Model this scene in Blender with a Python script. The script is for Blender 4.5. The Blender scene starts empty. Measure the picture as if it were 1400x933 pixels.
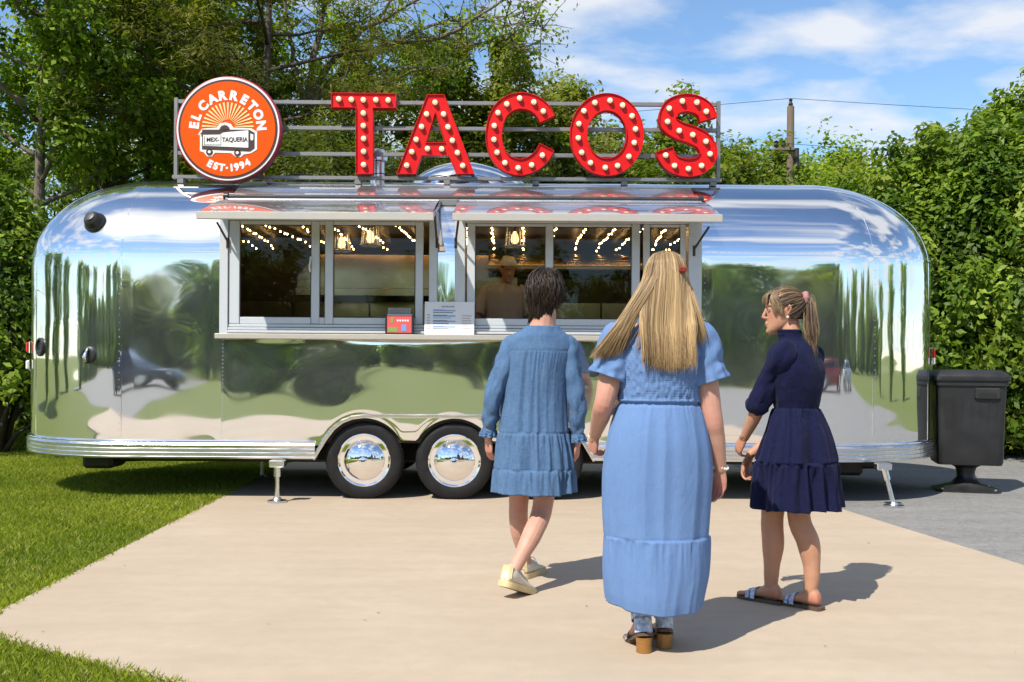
import bpy, bmesh, math, random
import numpy as np
from mathutils import Vector, Matrix, noise as mnoise
from mathutils.geometry import tessellate_polygon
random.seed(7); R_ = math.radians
SC = bpy.context.scene
COL = SC.collection
# ------------------------------------------------------------------ camera, sky, sun, exposure
FPX, CX, HY, CAMD, CAMH, ROLL = 1395.0, 700.0, 492.0, 9.0, 1.265, R_(0.35)
cam_d = bpy.data.cameras.new('camera'); cam = bpy.data.objects.new('camera', cam_d); COL.objects.link(cam)
cam_d.sensor_width = 36; cam_d.lens = FPX / 1400 * 36; cam_d.shift_y = (HY - 466.5) / 1400
cam_d.clip_end = 2000; cam_d.clip_start = 0.05
cam.location = (0, -CAMD, CAMH)
cam.rotation_euler = (Matrix.Rotation(R_(90), 4, 'X') @ Matrix.Rotation(ROLL, 4, 'Z')).to_euler()
SC.camera = cam
SUN_DIR = Vector((-0.81, -1.05, 1.62)).normalized()        # towards the sun
SUN_EL = math.asin(SUN_DIR.z); SUN_AZ = math.atan2(SUN_DIR.x, SUN_DIR.y)
world = bpy.data.worlds.new('World'); SC.world = world; world.use_nodes = True
wn = world.node_tree.nodes; wl = world.node_tree.links; wn.clear()
def _n(nodes, t, **kw):
    n = nodes.new(t)
    for k, v in kw.items(): setattr(n, k, v)
    return n
w_out = _n(wn, 'ShaderNodeOutputWorld'); w_bg = _n(wn, 'ShaderNodeBackground'); w_bg.inputs['Strength'].default_value = 0.110
w_sky = _n(wn, 'ShaderNodeTexSky', sky_type='NISHITA'); w_sky.sun_disc = False
w_sky.sun_elevation = SUN_EL; w_sky.sun_rotation = SUN_AZ; w_sky.air_density = 1.0; w_sky.dust_density = 0.0; w_sky.ozone_density = 3.0
w_co = _n(wn, 'ShaderNodeTexCoord'); w_sep = _n(wn, 'ShaderNodeSeparateXYZ'); wl.new(w_co.outputs['Generated'], w_sep.inputs[0])
w_add = _n(wn, 'ShaderNodeMath', operation='ADD'); w_add.inputs[1].default_value = 0.16; wl.new(w_sep.outputs['Z'], w_add.inputs[0])
w_mx = _n(wn, 'ShaderNodeMath', operation='MAXIMUM'); w_mx.inputs[1].default_value = 0.05; wl.new(w_add.outputs[0], w_mx.inputs[0])
w_dx = _n(wn, 'ShaderNodeMath', operation='DIVIDE'); wl.new(w_sep.outputs['X'], w_dx.inputs[0]); wl.new(w_mx.outputs[0], w_dx.inputs[1])
w_dy = _n(wn, 'ShaderNodeMath', operation='DIVIDE'); wl.new(w_sep.outputs['Y'], w_dy.inputs[0]); wl.new(w_mx.outputs[0], w_dy.inputs[1])
w_cb = _n(wn, 'ShaderNodeCombineXYZ'); wl.new(w_dx.outputs[0], w_cb.inputs[0]); wl.new(w_dy.outputs[0], w_cb.inputs[1])
w_map = _n(wn, 'ShaderNodeMapping'); w_map.inputs['Scale'].default_value = (1.0, 1.25, 1); w_map.inputs['Location'].default_value = (2.08, 2.6, 0)
wl.new(w_cb.outputs[0], w_map.inputs[0])
w_no = _n(wn, 'ShaderNodeTexNoise'); w_no.inputs['Scale'].default_value = 1.9; w_no.inputs['Detail'].default_value = 9; w_no.inputs['Roughness'].default_value = 0.52; w_no.inputs['Distortion'].default_value = 0.15
wl.new(w_map.outputs[0], w_no.inputs['Vector'])
w_rmp = _n(wn, 'ShaderNodeValToRGB'); w_rmp.color_ramp.elements[0].position = 0.465; w_rmp.color_ramp.elements[1].position = 0.61
w_rmp.color_ramp.elements[1].color = (0.85, 0.85, 0.85, 1)
wl.new(w_no.outputs['Fac'], w_rmp.inputs[0])
w_sat = _n(wn, 'ShaderNodeMix', data_type='RGBA', blend_type='MULTIPLY'); w_sat.inputs[0].default_value = 1
w_sat.inputs[7].default_value = (0.98, 1.07, 1.11, 1)
wl.new(w_sky.outputs[0], w_sat.inputs[6])
w_mix = _n(wn, 'ShaderNodeMix', data_type='RGBA'); w_mix.inputs[7].default_value = (5.6, 5.7, 5.9, 1)
wl.new(w_rmp.outputs[0], w_mix.inputs[0]); wl.new(w_sat.outputs[2], w_mix.inputs[6])
wl.new(w_mix.outputs[2], w_bg.inputs[0]); wl.new(w_bg.outputs[0], w_out.inputs[0])
sun_d = bpy.data.lights.new('sun', 'SUN'); sun_d.energy = 4.3; sun_d.angle = R_(0.5); sun_d.color = (1.0, 0.93, 0.82)
sun = bpy.data.objects.new('sun', sun_d); COL.objects.link(sun)
sun.rotation_euler = SUN_DIR.to_track_quat('Z', 'Y').to_euler(); sun.location = (-8, -12, 18)
SC.view_settings.view_transform = 'Standard'; SC.view_settings.look = 'None'; SC.view_settings.exposure = 0.0; SC.view_settings.gamma = 1.0
SC.view_settings.exposure = 0.58
SC.view_settings.use_curve_mapping = False
SC.cycles.caustics_reflective = False; SC.cycles.caustics_refractive = False
SC.cycles.max_bounces = 10; SC.cycles.transparent_max_bounces = 16; SC.cycles.sample_clamp_indirect = 6
SC.cycles.use_denoising = True

# ------------------------------------------------------------------ pixel helpers (direction only; the depth is always a real plane)
def unroll(px, py):
    dx, dy = px - CX, py - HY; c, s = math.cos(ROLL), math.sin(ROLL)
    return dx * c + dy * s, -dx * s + dy * c
def PX(px, py, Y):
    dx, dy = unroll(px, py); d = Y + CAMD
    return Vector((dx / FPX * d, Y, CAMH - dy / FPX * d))
def GX(px, py):
    dx, dy = unroll(px, py); d = FPX * CAMH / dy
    return Vector((dx / FPX * d, d - CAMD, 0))

# ------------------------------------------------------------------ materials
MATS = {}
def principled(name, col, rough=0.5, metal=0.0, **kw):
    m = bpy.data.materials.new(name); m.use_nodes = True; MATS[name] = m
    b = m.node_tree.nodes['Principled BSDF']
    b.inputs['Base Color'].default_value = (*col, 1); b.inputs['Roughness'].default_value = rough; b.inputs['Metallic'].default_value = metal
    for k, v in kw.items(): b.inputs[k.replace('_', ' ')].default_value = v
    return m
def vary(m, scale, amount, col2=None, coord='Object', detail=5, stretch=None, rough_var=0.0, bump=0.0, bump_scale=None, bump_dist=0.01):
    """noise colour variation, roughness variation and fine relief on a material"""
    nt = m.node_tree; N, L = nt.nodes, nt.links; b = N['Principled BSDF']
    tc = N.new('ShaderNodeTexCoord'); vec = tc.outputs[coord]
    if stretch:
        mp = N.new('ShaderNodeMapping'); mp.inputs['Scale'].default_value = stretch; L.new(vec, mp.inputs[0]); vec = mp.outputs[0]
    no = N.new('ShaderNodeTexNoise'); no.inputs['Scale'].default_value = scale; no.inputs['Detail'].default_value = detail; L.new(vec, no.inputs['Vector'])
    c = b.inputs['Base Color'].default_value[:3]
    if b.inputs['Base Color'].is_linked: src = b.inputs['Base Color'].links[0].from_socket
    else: src = None
    rp = N.new('ShaderNodeMapRange'); rp.inputs[1].default_value = 0.3; rp.inputs[2].default_value = 0.7; rp.inputs[3].default_value = 0; rp.inputs[4].default_value = amount
    L.new(no.outputs['Fac'], rp.inputs[0])
    mx = N.new('ShaderNodeMix'); mx.data_type = 'RGBA'
    if src: L.new(src, mx.inputs[6])
    else: mx.inputs[6].default_value = (*c, 1)
    c2 = col2 or tuple(x * 0.5 for x in c); mx.inputs[7].default_value = (*c2, 1)
    L.new(rp.outputs[0], mx.inputs[0]); L.new(mx.outputs[2], b.inputs['Base Color'])
    if rough_var:
        r0 = b.inputs['Roughness'].default_value
        rr = N.new('ShaderNodeMapRange'); rr.inputs[1].default_value = 0.3; rr.inputs[2].default_value = 0.7; rr.inputs[3].default_value = max(0, r0 - rough_var); rr.inputs[4].default_value = r0 + rough_var
        L.new(no.outputs['Fac'], rr.inputs[0]); L.new(rr.outputs[0], b.inputs['Roughness'])
    if bump:
        bn = N.new('ShaderNodeTexNoise'); bn.inputs['Scale'].default_value = bump_scale or scale * 4; bn.inputs['Detail'].default_value = 4; L.new(vec, bn.inputs['Vector'])
        bp = N.new('ShaderNodeBump'); bp.inputs['Strength'].default_value = bump; bp.inputs['Distance'].default_value = bump_dist
        L.new(bn.outputs['Fac'], bp.inputs['Height']); L.new(bp.outputs[0], b.inputs['Normal'])
    return m
def emis(name, col, strength):
    m = principled(name, col, 0.4); b = m.node_tree.nodes['Principled BSDF']
    b.inputs['Emission Color'].default_value = (*col, 1); b.inputs['Emission Strength'].default_value = strength
    return m

# ------------------------------------------------------------------ mesh builder
class MB:
    def __init__(s): s.v = []; s.f = []; s.mi = []; s.col = None
    def add(s, verts, faces, mi=0):
        o = len(s.v); s.v += [tuple(p) for p in verts]; s.f += [tuple(i + o for i in f) for f in faces]; s.mi += [mi] * len(faces); return o
    def box(s, lo, hi, bev=0.0, mat=None, mi=0):
        (x0, y0, z0), (x1, y1, z1) = lo, hi
        if bev <= 0:
            vs = [(x0,y0,z0),(x1,y0,z0),(x1,y1,z0),(x0,y1,z0),(x0,y0,z1),(x1,y0,z1),(x1,y1,z1),(x0,y1,z1)]
            fs = [(0,3,2,1),(4,5,6,7),(0,1,5,4),(1,2,6,5),(2,3,7,6),(3,0,4,7)]
        else:
            b = min(bev, (x1-x0)*.45, (y1-y0)*.45, (z1-z0)*.45); vs = []; idx = {}
            for i, X in enumerate((x0, x1)):
                for j, Y in enumerate((y0, y1)):
                    for k, Z in enumerate((z0, z1)):
                        sx, sy, sz = 1-2*i, 1-2*j, 1-2*k
                        for a in range(3):
                            p = [X + sx*b, Y + sy*b, Z + sz*b]; p[a] = (X, Y, Z)[a]
                            idx[(i,j,k,a)] = len(vs); vs.append(tuple(p))
            fs = []
            q = ((0,0),(1,0),(1,1),(0,1))
            for a in range(3):
                for e in (0, 1):
                    f = []
                    for (m, n) in q:
                        c = [0,0,0]; c[a] = e; c[(a+1)%3] = m; c[(a+2)%3] = n; f.append(idx[(*c, a)])
                    fs.append(tuple(f if e else f[::-1]))
            for a in range(3):           # edges running along axis a
                b1, b2 = (a+1)%3, (a+2)%3
                for (m, n) in q:
                    c0 = [0,0,0]; c0[b1] = m; c0[b2] = n; c1 = list(c0); c1[a] = 1
                    f = [idx[(*c0,b1)], idx[(*c1,b1)], idx[(*c1,b2)], idx[(*c0,b2)]]
                    fs.append(tuple(f[::-1] if (m == n) else f))
            for i in (0,1):
                for j in (0,1):
                    for k in (0,1):
                        f = [idx[(i,j,k,0)], idx[(i,j,k,1)], idx[(i,j,k,2)]]
                        fs.append(tuple(f[::-1] if (i+j+k) % 2 == 0 else f))
        if mat is not None: vs = [mat @ Vector(p) for p in vs]
        s.add(vs, fs, mi); return s
    def loft(s, rings, cap=True, closed=True, mi=0):
        n = len(rings[0]); vs = [p for r in rings for p in r]; fs = []
        for i in range(len(rings) - 1):
            for j in range(n if closed else n - 1):
                k = (j + 1) % n
                fs.append((i*n+j, i*n+k, (i+1)*n+k, (i+1)*n+j))
        if cap:
            fs.append(tuple(range(n))[::-1]); fs.append(tuple((len(rings)-1)*n + j for j in range(n)))
        s.add(vs, fs, mi); return s
    def tube(s, path, r, n=8, cap=True, flat=1.0, up=None, mi=0):
        """round tube; r scalar or list; flat squashes the second axis"""
        P = [Vector(p) for p in path]; rs = r if isinstance(r, (list, tuple)) else [r] * len(P)
        rings = []; prev = None
        for i, p in enumerate(P):
            t = (P[min(i+1, len(P)-1)] - P[max(i-1, 0)]).normalized()
            if prev is None:
                a = Vector(up) if up else (Vector((0,0,1)) if abs(t.z) < 0.9 else Vector((0,1,0)))
                u = (a - t * a.dot(t)).normalized()
            else: u = (prev - t * prev.dot(t)).normalized()
            prev = u; w = t.cross(u)
            rings.append([p + (u * math.cos(2*math.pi*k/n) + w * math.sin(2*math.pi*k/n) * flat) * rs[i] for k in range(n)])
        return s.loft(rings, cap, mi=mi)
    def lathe(s, prof, origin, axis='Y', n=32, mi=0):
        """prof: list of (radius, along-axis)"""
        rings = []
        o = Vector(origin)
        for (r, h) in prof:
            ring = []
            for k in range(n):
                a = 2*math.pi*k/n; c, d = r*math.cos(a), r*math.sin(a)
                ring.append(o + (Vector((c, h, d)) if axis == 'Y' else Vector((c, d, h)) if axis == 'Z' else Vector((h, c, d))))
            rings.append(ring)
        return s.loft(rings, True, mi=mi)
    def prism(s, poly, y0, y1, holes=(), mi=0):
        """polygon in (x,z) extruded along Y"""
        loops = [list(poly)] + [list(h) for h in holes]
        flat = [p for l in loops for p in l]
        tris = tessellate_polygon([[Vector((p[0], p[1], 0)) for p in l] for l in loops])
        n = len(flat)
        vs = [(p[0], y0, p[1]) for p in flat] + [(p[0], y1, p[1]) for p in flat]; fs = []
        for t in tris:
            a, b, c = t
            ar = (flat[b][0]-flat[a][0])*(flat[c][1]-flat[a][1]) - (flat[b][1]-flat[a][1])*(flat[c][0]-flat[a][0])
            if abs(ar) < 1e-14: continue
            if ar < 0: a, c = c, a
            fs.append((a, b, c)); fs.append((c+n, b+n, a+n))
        o = 0
        for li, l in enumerate(loops):
            m = len(l); A = sum(l[i][0]*l[(i+1)%m][1] - l[(i+1)%m][0]*l[i][1] for i in range(m))
            ccw = (A > 0) if li == 0 else (A < 0)
            for i in range(m):
                a, b = o+i, o+(i+1) % m
                fs.append((b, a, a+n, b+n) if ccw else (a, b, b+n, a+n))
            o += m
        s.add(vs, fs, mi); return s
    def build(s, name, mat, parent=None, smooth=False, angle=None):
        me = bpy.data.meshes.new(name); me.from_pydata(s.v, [], s.f)
        mats = mat if isinstance(mat, (list, tuple)) else [mat]
        for m in mats: me.materials.append(m)
        if len(mats) > 1: me.polygons.foreach_set('material_index', s.mi)
        if smooth:
            me.polygons.foreach_set('use_smooth', [True] * len(me.polygons))
            if angle: me.set_sharp_from_angle(angle=R_(angle))
        me.validate(); me.update()
        return link(name, me, parent)
def link(name, me, parent=None):
    o = bpy.data.objects.new(name, me); COL.objects.link(o)
    if parent is not None: o.parent = parent
    return o
def thing(name, label, cat, loc=(0,0,0), rotz=0.0, group=None):
    o = bpy.data.objects.new(name, None); COL.objects.link(o); o.empty_display_size = 0.1
    o.location = loc; o.rotation_euler = (0, 0, rotz); tag(o, label, cat, group); return o
def tag(o, label, cat, group=None):
    o['label'] = label; o['category'] = cat
    if group: o['group'] = group
    return o
def struct(o): o['kind'] = 'structure'; return o
def at(root):            # undo a root's placement: vertices are written in world space
    return Matrix.LocRotScale(root.location, root.rotation_euler, None).inverted()
def rebase(mb, root):
    M = at(root); mb.v = [tuple(M @ Vector(p)) for p in mb.v]; return mb
_fontcache = {}
def text_verts(body, size=1.0, bold=0.0, extrude=0.0):
    """built-in font outlined to triangles: returns verts (x,y) centred on x, baseline 0, and faces, width"""
    key = (body, size, bold)
    if key in _fontcache: return _fontcache[key]
    cu = bpy.data.curves.new('t', 'FONT'); cu.body = body; cu.size = size; cu.offset = bold; cu.align_x = 'CENTER'; cu.resolution_u = 4
    ob = bpy.data.objects.new('t', cu); COL.objects.link(ob)
    dg = bpy.context.evaluated_depsgraph_get(); dg.update()
    me = bpy.data.meshes.new_from_object(ob.evaluated_get(dg))
    vs = [(v.co.x, v.co.y) for v in me.vertices]; fs = [tuple(p.vertices) for p in me.polygons]
    bpy.data.objects.remove(ob); bpy.data.meshes.remove(me); bpy.data.curves.remove(cu)
    _fontcache[key] = (vs, fs); return vs, fs
def smoothstep(a, b, x):
    t = max(0.0, min(1.0, (x - a) / (b - a))); return t*t*(3-2*t)
# ------------------------------------------------------------------ materials of the place
M_alu = principled('polished_aluminium', (0.90, 0.905, 0.915), 0.035, 1.0)
vary(M_alu, 3.0, 0.10, (0.80, 0.80, 0.80), rough_var=0.02, detail=8)
def haze_lobe(m, fac, rough):      # fine scratches: a weak broad reflection over the mirror one
    N, L = m.node_tree.nodes, m.node_tree.links; b = N['Principled BSDF']; g = N.new('ShaderNodeBsdfGlossy'); g.inputs['Roughness'].default_value = rough; g.inputs[0].default_value = (.86,.865,.88,1)
    no = N.new('ShaderNodeTexNoise'); no.inputs['Scale'].default_value = 2.2; no.inputs['Detail'].default_value = 7; tc = N.new('ShaderNodeTexCoord'); L.new(tc.outputs['Object'], no.inputs['Vector'])
    mr = N.new('ShaderNodeMapRange'); mr.inputs[1].default_value = .35; mr.inputs[2].default_value = .7; mr.inputs[3].default_value = fac*.6; mr.inputs[4].default_value = fac*1.5; L.new(no.outputs['Fac'], mr.inputs[0])
    x = N.new('ShaderNodeMixShader'); L.new(mr.outputs[0], x.inputs[0]); L.new(b.outputs[0], x.inputs[1]); L.new(g.outputs[0], x.inputs[2]); L.new(x.outputs[0], N['Material Output'].inputs[0])
haze_lobe(M_alu, 0.08, 0.36)
M_alu_roof = principled('weathered_roof_aluminium', (0.90, 0.905, 0.915), 0.05, 1.0); vary(M_alu_roof, 3.0, 0.15, (0.78, 0.78, 0.78), rough_var=0.02, detail=8); haze_lobe(M_alu_roof, 0.36, 0.45)
M_alu_dull = principled('mill_aluminium', (0.74, 0.75, 0.77), 0.30, 1.0); vary(M_alu_dull, 9, 0.35, (0.60, 0.60, 0.61), rough_var=0.12, detail=6)
M_rail = principled('rub_rail_aluminium', (0.78, 0.79, 0.80), 0.24, 1.0); vary(M_rail, 30, 0.3, (0.62, 0.62, 0.62), stretch=(0.15, 0.15, 4), rough_var=0.1)
M_frame = principled('window_frame_paint', (0.60, 0.63, 0.66), 0.42, 0.25); vary(M_frame, 14, 0.25, (0.46, 0.47, 0.49), rough_var=0.1)
M_ledge = principled('counter_aluminium', (0.60, 0.56, 0.49), 0.42, 0.5); vary(M_ledge, 10, 0.5, (0.42, 0.38, 0.32), rough_var=0.12, detail=8)
M_darkmetal = principled('dark_steel', (0.035, 0.034, 0.033), 0.55, 0.4); vary(M_darkmetal, 12, 0.6, (0.09, 0.07, 0.055), rough_var=0.15)
M_rubber = principled('tyre_rubber', (0.011, 0.011, 0.012), 0.62, 0.0, Specular_IOR_Level=0.25); vary(M_rubber, 18, 0.4, (0.024, 0.023, 0.022), rough_var=0.12, bump=0.15, bump_scale=60)
M_chrome = principled('chrome', (0.93, 0.93, 0.94), 0.03, 1.0)
M_blackplastic = principled('black_plastic', (0.014, 0.0145, 0.016), 0.42); vary(M_blackplastic, 5, 0.6, (0.026, 0.026, 0.026), rough_var=0.14, bump=0.10, bump_scale=240, bump_dist=0.004)
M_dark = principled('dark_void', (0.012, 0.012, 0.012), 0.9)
M_gasket = principled('black_gasket', (0.02, 0.02, 0.02), 0.7)
M_red = principled('red_enamel', (0.64, 0.0035, 0.004), 0.45, 0.0, Specular_IOR_Level=0.3); vary(M_red, 6, 0.2, (0.60, 0.005, 0.006), rough_var=0.08)
M_redrim = principled('red_return', (0.60, 0.006, 0.007), 0.45, 0.0, Specular_IOR_Level=0.3); vary(M_redrim, 9, 0.3, (0.42, 0.006, 0.007))
M_bulb = emis('sign_bulb_glass', (1.0, 0.80, 0.50), 0.30)
M_socket = principled('bulb_socket', (0.30, 0.10, 0.05), 0.5, 0.3)
M_steelbar = principled('sign_frame_steel', (0.30, 0.29, 0.28), 0.48, 0.6); vary(M_steelbar, 8, 0.6, (0.13, 0.125, 0.12), rough_var=0.14)
M_orange = principled('sign_orange', (0.82, 0.088, 0.0012), 0.6, 0.0, Specular_IOR_Level=0.15); vary(M_orange, 5, 0.14, (0.74, 0.075, 0.001))
M_white = principled('sign_white', (0.80, 0.79, 0.76), 0.5)
M_cream = principled('sign_cream', (0.86, 0.66, 0.30), 0.5)
M_brown = principled('sign_brown', (0.055, 0.024, 0.018), 0.5)
M_magenta = principled('sign_side_crimson', (0.36, 0.012, 0.045), 0.4)
M_redlens = principled('tail_lamp_lens', (0.55, 0.01, 0.012), 0.2, 0.0, Coat_Weight=0.5)
M_paper = principled('paper', (0.82, 0.83, 0.85), 0.75)
M_ink = principled('ink_grey', (0.17, 0.19, 0.24), 0.8)
M_inkblue = principled('ink_blue', (0.30, 0.45, 0.70), 0.8)
M_flyer = principled('flyer_red', (0.66, 0.10, 0.10), 0.55); M_flyer2 = principled('flyer_green', (0.22, 0.33, 0.08), 0.55); M_flyer3 = principled('flyer_blue', (0.16, 0.32, 0.62), 0.55)
M_clear = principled('clear_acrylic', (0.55, 0.55, 0.53), 0.15, 0.0, Alpha=0.35)
M_bulbwarm = emis('string_light_bulb', (1.0, 0.58, 0.20), 30.0)
M_lampwarm = emis('pendant_lamp_glow', (1.0, 0.66, 0.32), 1.6)
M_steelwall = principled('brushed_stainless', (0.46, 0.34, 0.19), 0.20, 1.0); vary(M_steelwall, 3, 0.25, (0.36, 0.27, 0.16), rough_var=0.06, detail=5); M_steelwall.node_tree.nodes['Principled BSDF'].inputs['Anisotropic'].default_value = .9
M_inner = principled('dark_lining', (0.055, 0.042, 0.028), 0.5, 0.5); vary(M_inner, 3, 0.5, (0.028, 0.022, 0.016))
M_wire = principled('black_wire', (0.02, 0.02, 0.02), 0.6)
def glass_mat():
    m = bpy.data.materials.new('window_glass'); m.use_nodes = True; N, L = m.node_tree.nodes, m.node_tree.links; N.clear()
    o = N.new('ShaderNodeOutputMaterial'); t = N.new('ShaderNodeBsdfTransparent'); t.inputs[0].default_value = (0.86, 0.88, 0.86, 1)
    g = N.new('ShaderNodeBsdfGlossy'); g.inputs['Roughness'].default_value = 0.0; g.inputs[0].default_value = (0.95, 0.97, 0.97, 1)
    fr = N.new('ShaderNodeFresnel'); fr.inputs[0].default_value = 1.5
    mu = N.new('ShaderNodeMath'); mu.operation = 'MULTIPLY_ADD'; mu.inputs[1].default_value = 0.75; mu.inputs[2].default_value = 0.0; L.new(fr.outputs[0], mu.inputs[0])
    x = N.new('ShaderNodeMixShader'); L.new(mu.outputs[0], x.inputs[0]); L.new(t.outputs[0], x.inputs[1]); L.new(g.outputs[0], x.inputs[2]); L.new(x.outputs[0], o.inputs[0])
    return m
M_glass = glass_mat()
# ground
M_conc = principled('concrete', (0.53, 0.43, 0.318), 0.85)
vary(M_conc, 0.55, 0.75, (0.55, 0.460, 0.360), detail=8, stretch=(0.6, 1.6, 1))
vary(M_conc, 3.2, 0.5, (0.385, 0.300, 0.212), detail=9, stretch=(0.35, 1.5, 1))
vary(M_conc, 1.1, 0.45, (0.40, 0.315, 0.225), detail=10, stretch=(1.0, 0.7, 1))
vary(M_conc, 11, 0.30, (0.36, 0.29, 0.21), detail=8)
vary(M_conc, 320, 0.35, (0.30, 0.245, 0.185), detail=2)
vary(M_conc, 90, 0.22, (0.33, 0.27, 0.21), detail=4, bump=0.30, bump_scale=170, bump_dist=0.003)
M_asph = principled('weathered_asphalt', (0.21, 0.207, 0.20), 0.9)
vary(M_asph, 0.8, 0.6, (0.33, 0.325, 0.31), detail=8, stretch=(0.5, 1.6, 1))
vary(M_asph, 2.6, 0.6, (0.12, 0.118, 0.115), detail=9, stretch=(0.4, 1.5, 1))
vary(M_asph, 14, 0.5, (0.36, 0.355, 0.34), detail=9)
vary(M_asph, 60, 0.6, (0.105, 0.103, 0.10), detail=5, bump=0.6, bump_scale=120, bump_dist=0.006)
M_road = principled('road_asphalt', (0.065, 0.066, 0.070), 0.85); vary(M_road, 0.4, 0.5, (0.10, 0.10, 0.10), detail=8); vary(M_road, 50, 0.4, (0.035, 0.035, 0.036))
M_soil = principled('lawn_ground', (0.16, 0.19, 0.022), 0.95)
vary(M_soil, 0.5, 0.6, (0.15, 0.19, 0.030), detail=6); vary(M_soil, 24, 0.6, (0.035, 0.062, 0.010), detail=6, bump=0.8, bump_scale=60, bump_dist=0.02)
M_wood = principled('weathered_pole_wood', (0.20, 0.15, 0.11), 0.85); vary(M_wood, 6, 0.6, (0.11, 0.085, 0.065), stretch=(6, 6, 0.4))
def leaf_mat(name, trans=0.55, rough=0.5, spec=0.35):
    m = bpy.data.materials.new(name); m.use_nodes = True; N, L = m.node_tree.nodes, m.node_tree.links
    b = N['Principled BSDF']; b.inputs['Roughness'].default_value = rough; b.inputs['Specular IOR Level'].default_value = spec
    a = N.new('ShaderNodeAttribute'); a.attribute_name = 'tint'; L.new(a.outputs['Color'], b.inputs['Base Color'])
    t = N.new('ShaderNodeBsdfTranslucent'); g = N.new('ShaderNodeMix'); g.data_type = 'RGBA'; g.blend_type = 'MULTIPLY'; g.inputs[0].default_value = 1; g.inputs[7].default_value = (1.05, 1.22, 0.55, 1)
    L.new(a.outputs['Color'], g.inputs[6]); L.new(g.outputs[2], t.inputs[0])
    x = N.new('ShaderNodeMixShader'); x.inputs[0].default_value = trans
    L.new(b.outputs[0], x.inputs[1]); L.new(t.outputs[0], x.inputs[2]); L.new(x.outputs[0], N['Material Output'].inputs[0])
    return m
M_leaf = leaf_mat('leaf'); M_leafgloss = leaf_mat('glossy_leaf', 0.34, 0.5, 0.3); M_grass = leaf_mat('grass_blade', 0.40, 0.6, 0.2)
M_bark = principled('bark', (0.115, 0.085, 0.062), 0.9); vary(M_bark, 7, 0.7, (0.05, 0.037, 0.028), stretch=(3, 3, 0.5), bump=0.8, bump_scale=24, bump_dist=0.03)
M_barkpale = principled('pale_bark', (0.21, 0.17, 0.13), 0.9); vary(M_barkpale, 6, 0.7, (0.085, 0.068, 0.052), stretch=(3, 3, 0.5), bump=0.7, bump_scale=20, bump_dist=0.02)
# ------------------------------------------------------------------ ground
def sheet(name, poly, z, mat, thick=0.0):
    mb = MB(); P = [(p[0], p[1]) for p in poly]
    tris = tessellate_polygon([[Vector((x, y, 0)) for x, y in P]]); n = len(P); fs = []
    for t in tris:
        a, b, c = t
        ar = (P[b][0]-P[a][0])*(P[c][1]-P[a][1]) - (P[b][1]-P[a][1])*(P[c][0]-P[a][0])
        fs.append((a, b, c) if ar > 0 else (c, b, a))
    vs = [(x, y, z) for x, y in P]
    if thick:
        vs += [(x, y, z - thick) for x, y in P]
        A = sum(P[i][0]*P[(i+1)%n][1] - P[(i+1)%n][0]*P[i][1] for i in range(n))
        for i in range(n):
            j = (i+1) % n; fs.append((i, i+n, j+n, j) if A > 0 else (j, j+n, i+n, i))
    mb.add(vs, fs); return struct(mb.build(name, mat))
sheet('lawn', [(-700,-700),(700,-700),(700,900),(-700,900)], 0.0, M_soil)
def wob(a, b, n, amp, seed):          # a broken, slightly wandering edge between two points
    rnd = random.Random(seed); out = []
    for i in range(n):
        t = i / n; k = amp * (rnd.random() - .5) * (1 if 0 < i else 0)
        dx, dy = b[0]-a[0], b[1]-a[1]; l = math.hypot(dx, dy)
        out.append((a[0] + dx*t - dy/l*k, a[1] + dy*t + dx/l*k))
    return out
SLAB = [(-2.68, 4.2), (-2.50, -4.05), (-2.44, -4.36)] + [(-1.43, -5.00), (-0.2, -5.75), (1.2, -6.60)] + [(3.85, -6.6), (3.16, -2.76), (2.76, -0.2), (2.60, 4.2)]
sheet('driveway_slab', SLAB, 0.022, M_conc, 0.10)
asph = wob((2.55, -6.2), (2.55, 4.6), 14, .02, 1) + wob((2.55, 4.6), (15, 5.4), 30, .35, 2) + wob((15, 5.4), (26, -44), 10, .3, 3) + [(26, -44), (9.5, -44), (4.5, -19), (3.9, -11)]
sheet('asphalt_yard', asph, 0.008, M_asph)
APRON = [(-10.5,-5.3),(-2.7,-5.5),(1.0,-7.4),(3.84,-6.66),(4.4,-11.6),(-10.5,-12.2)]
sheet('concrete_apron', APRON, 0.018, M_conc, 0.08)
sheet('side_lane', [(-34,-12.5),(-8.0,-12.4),(-17,-48.0),(-60,-48)], 0.006, M_asph)
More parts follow.
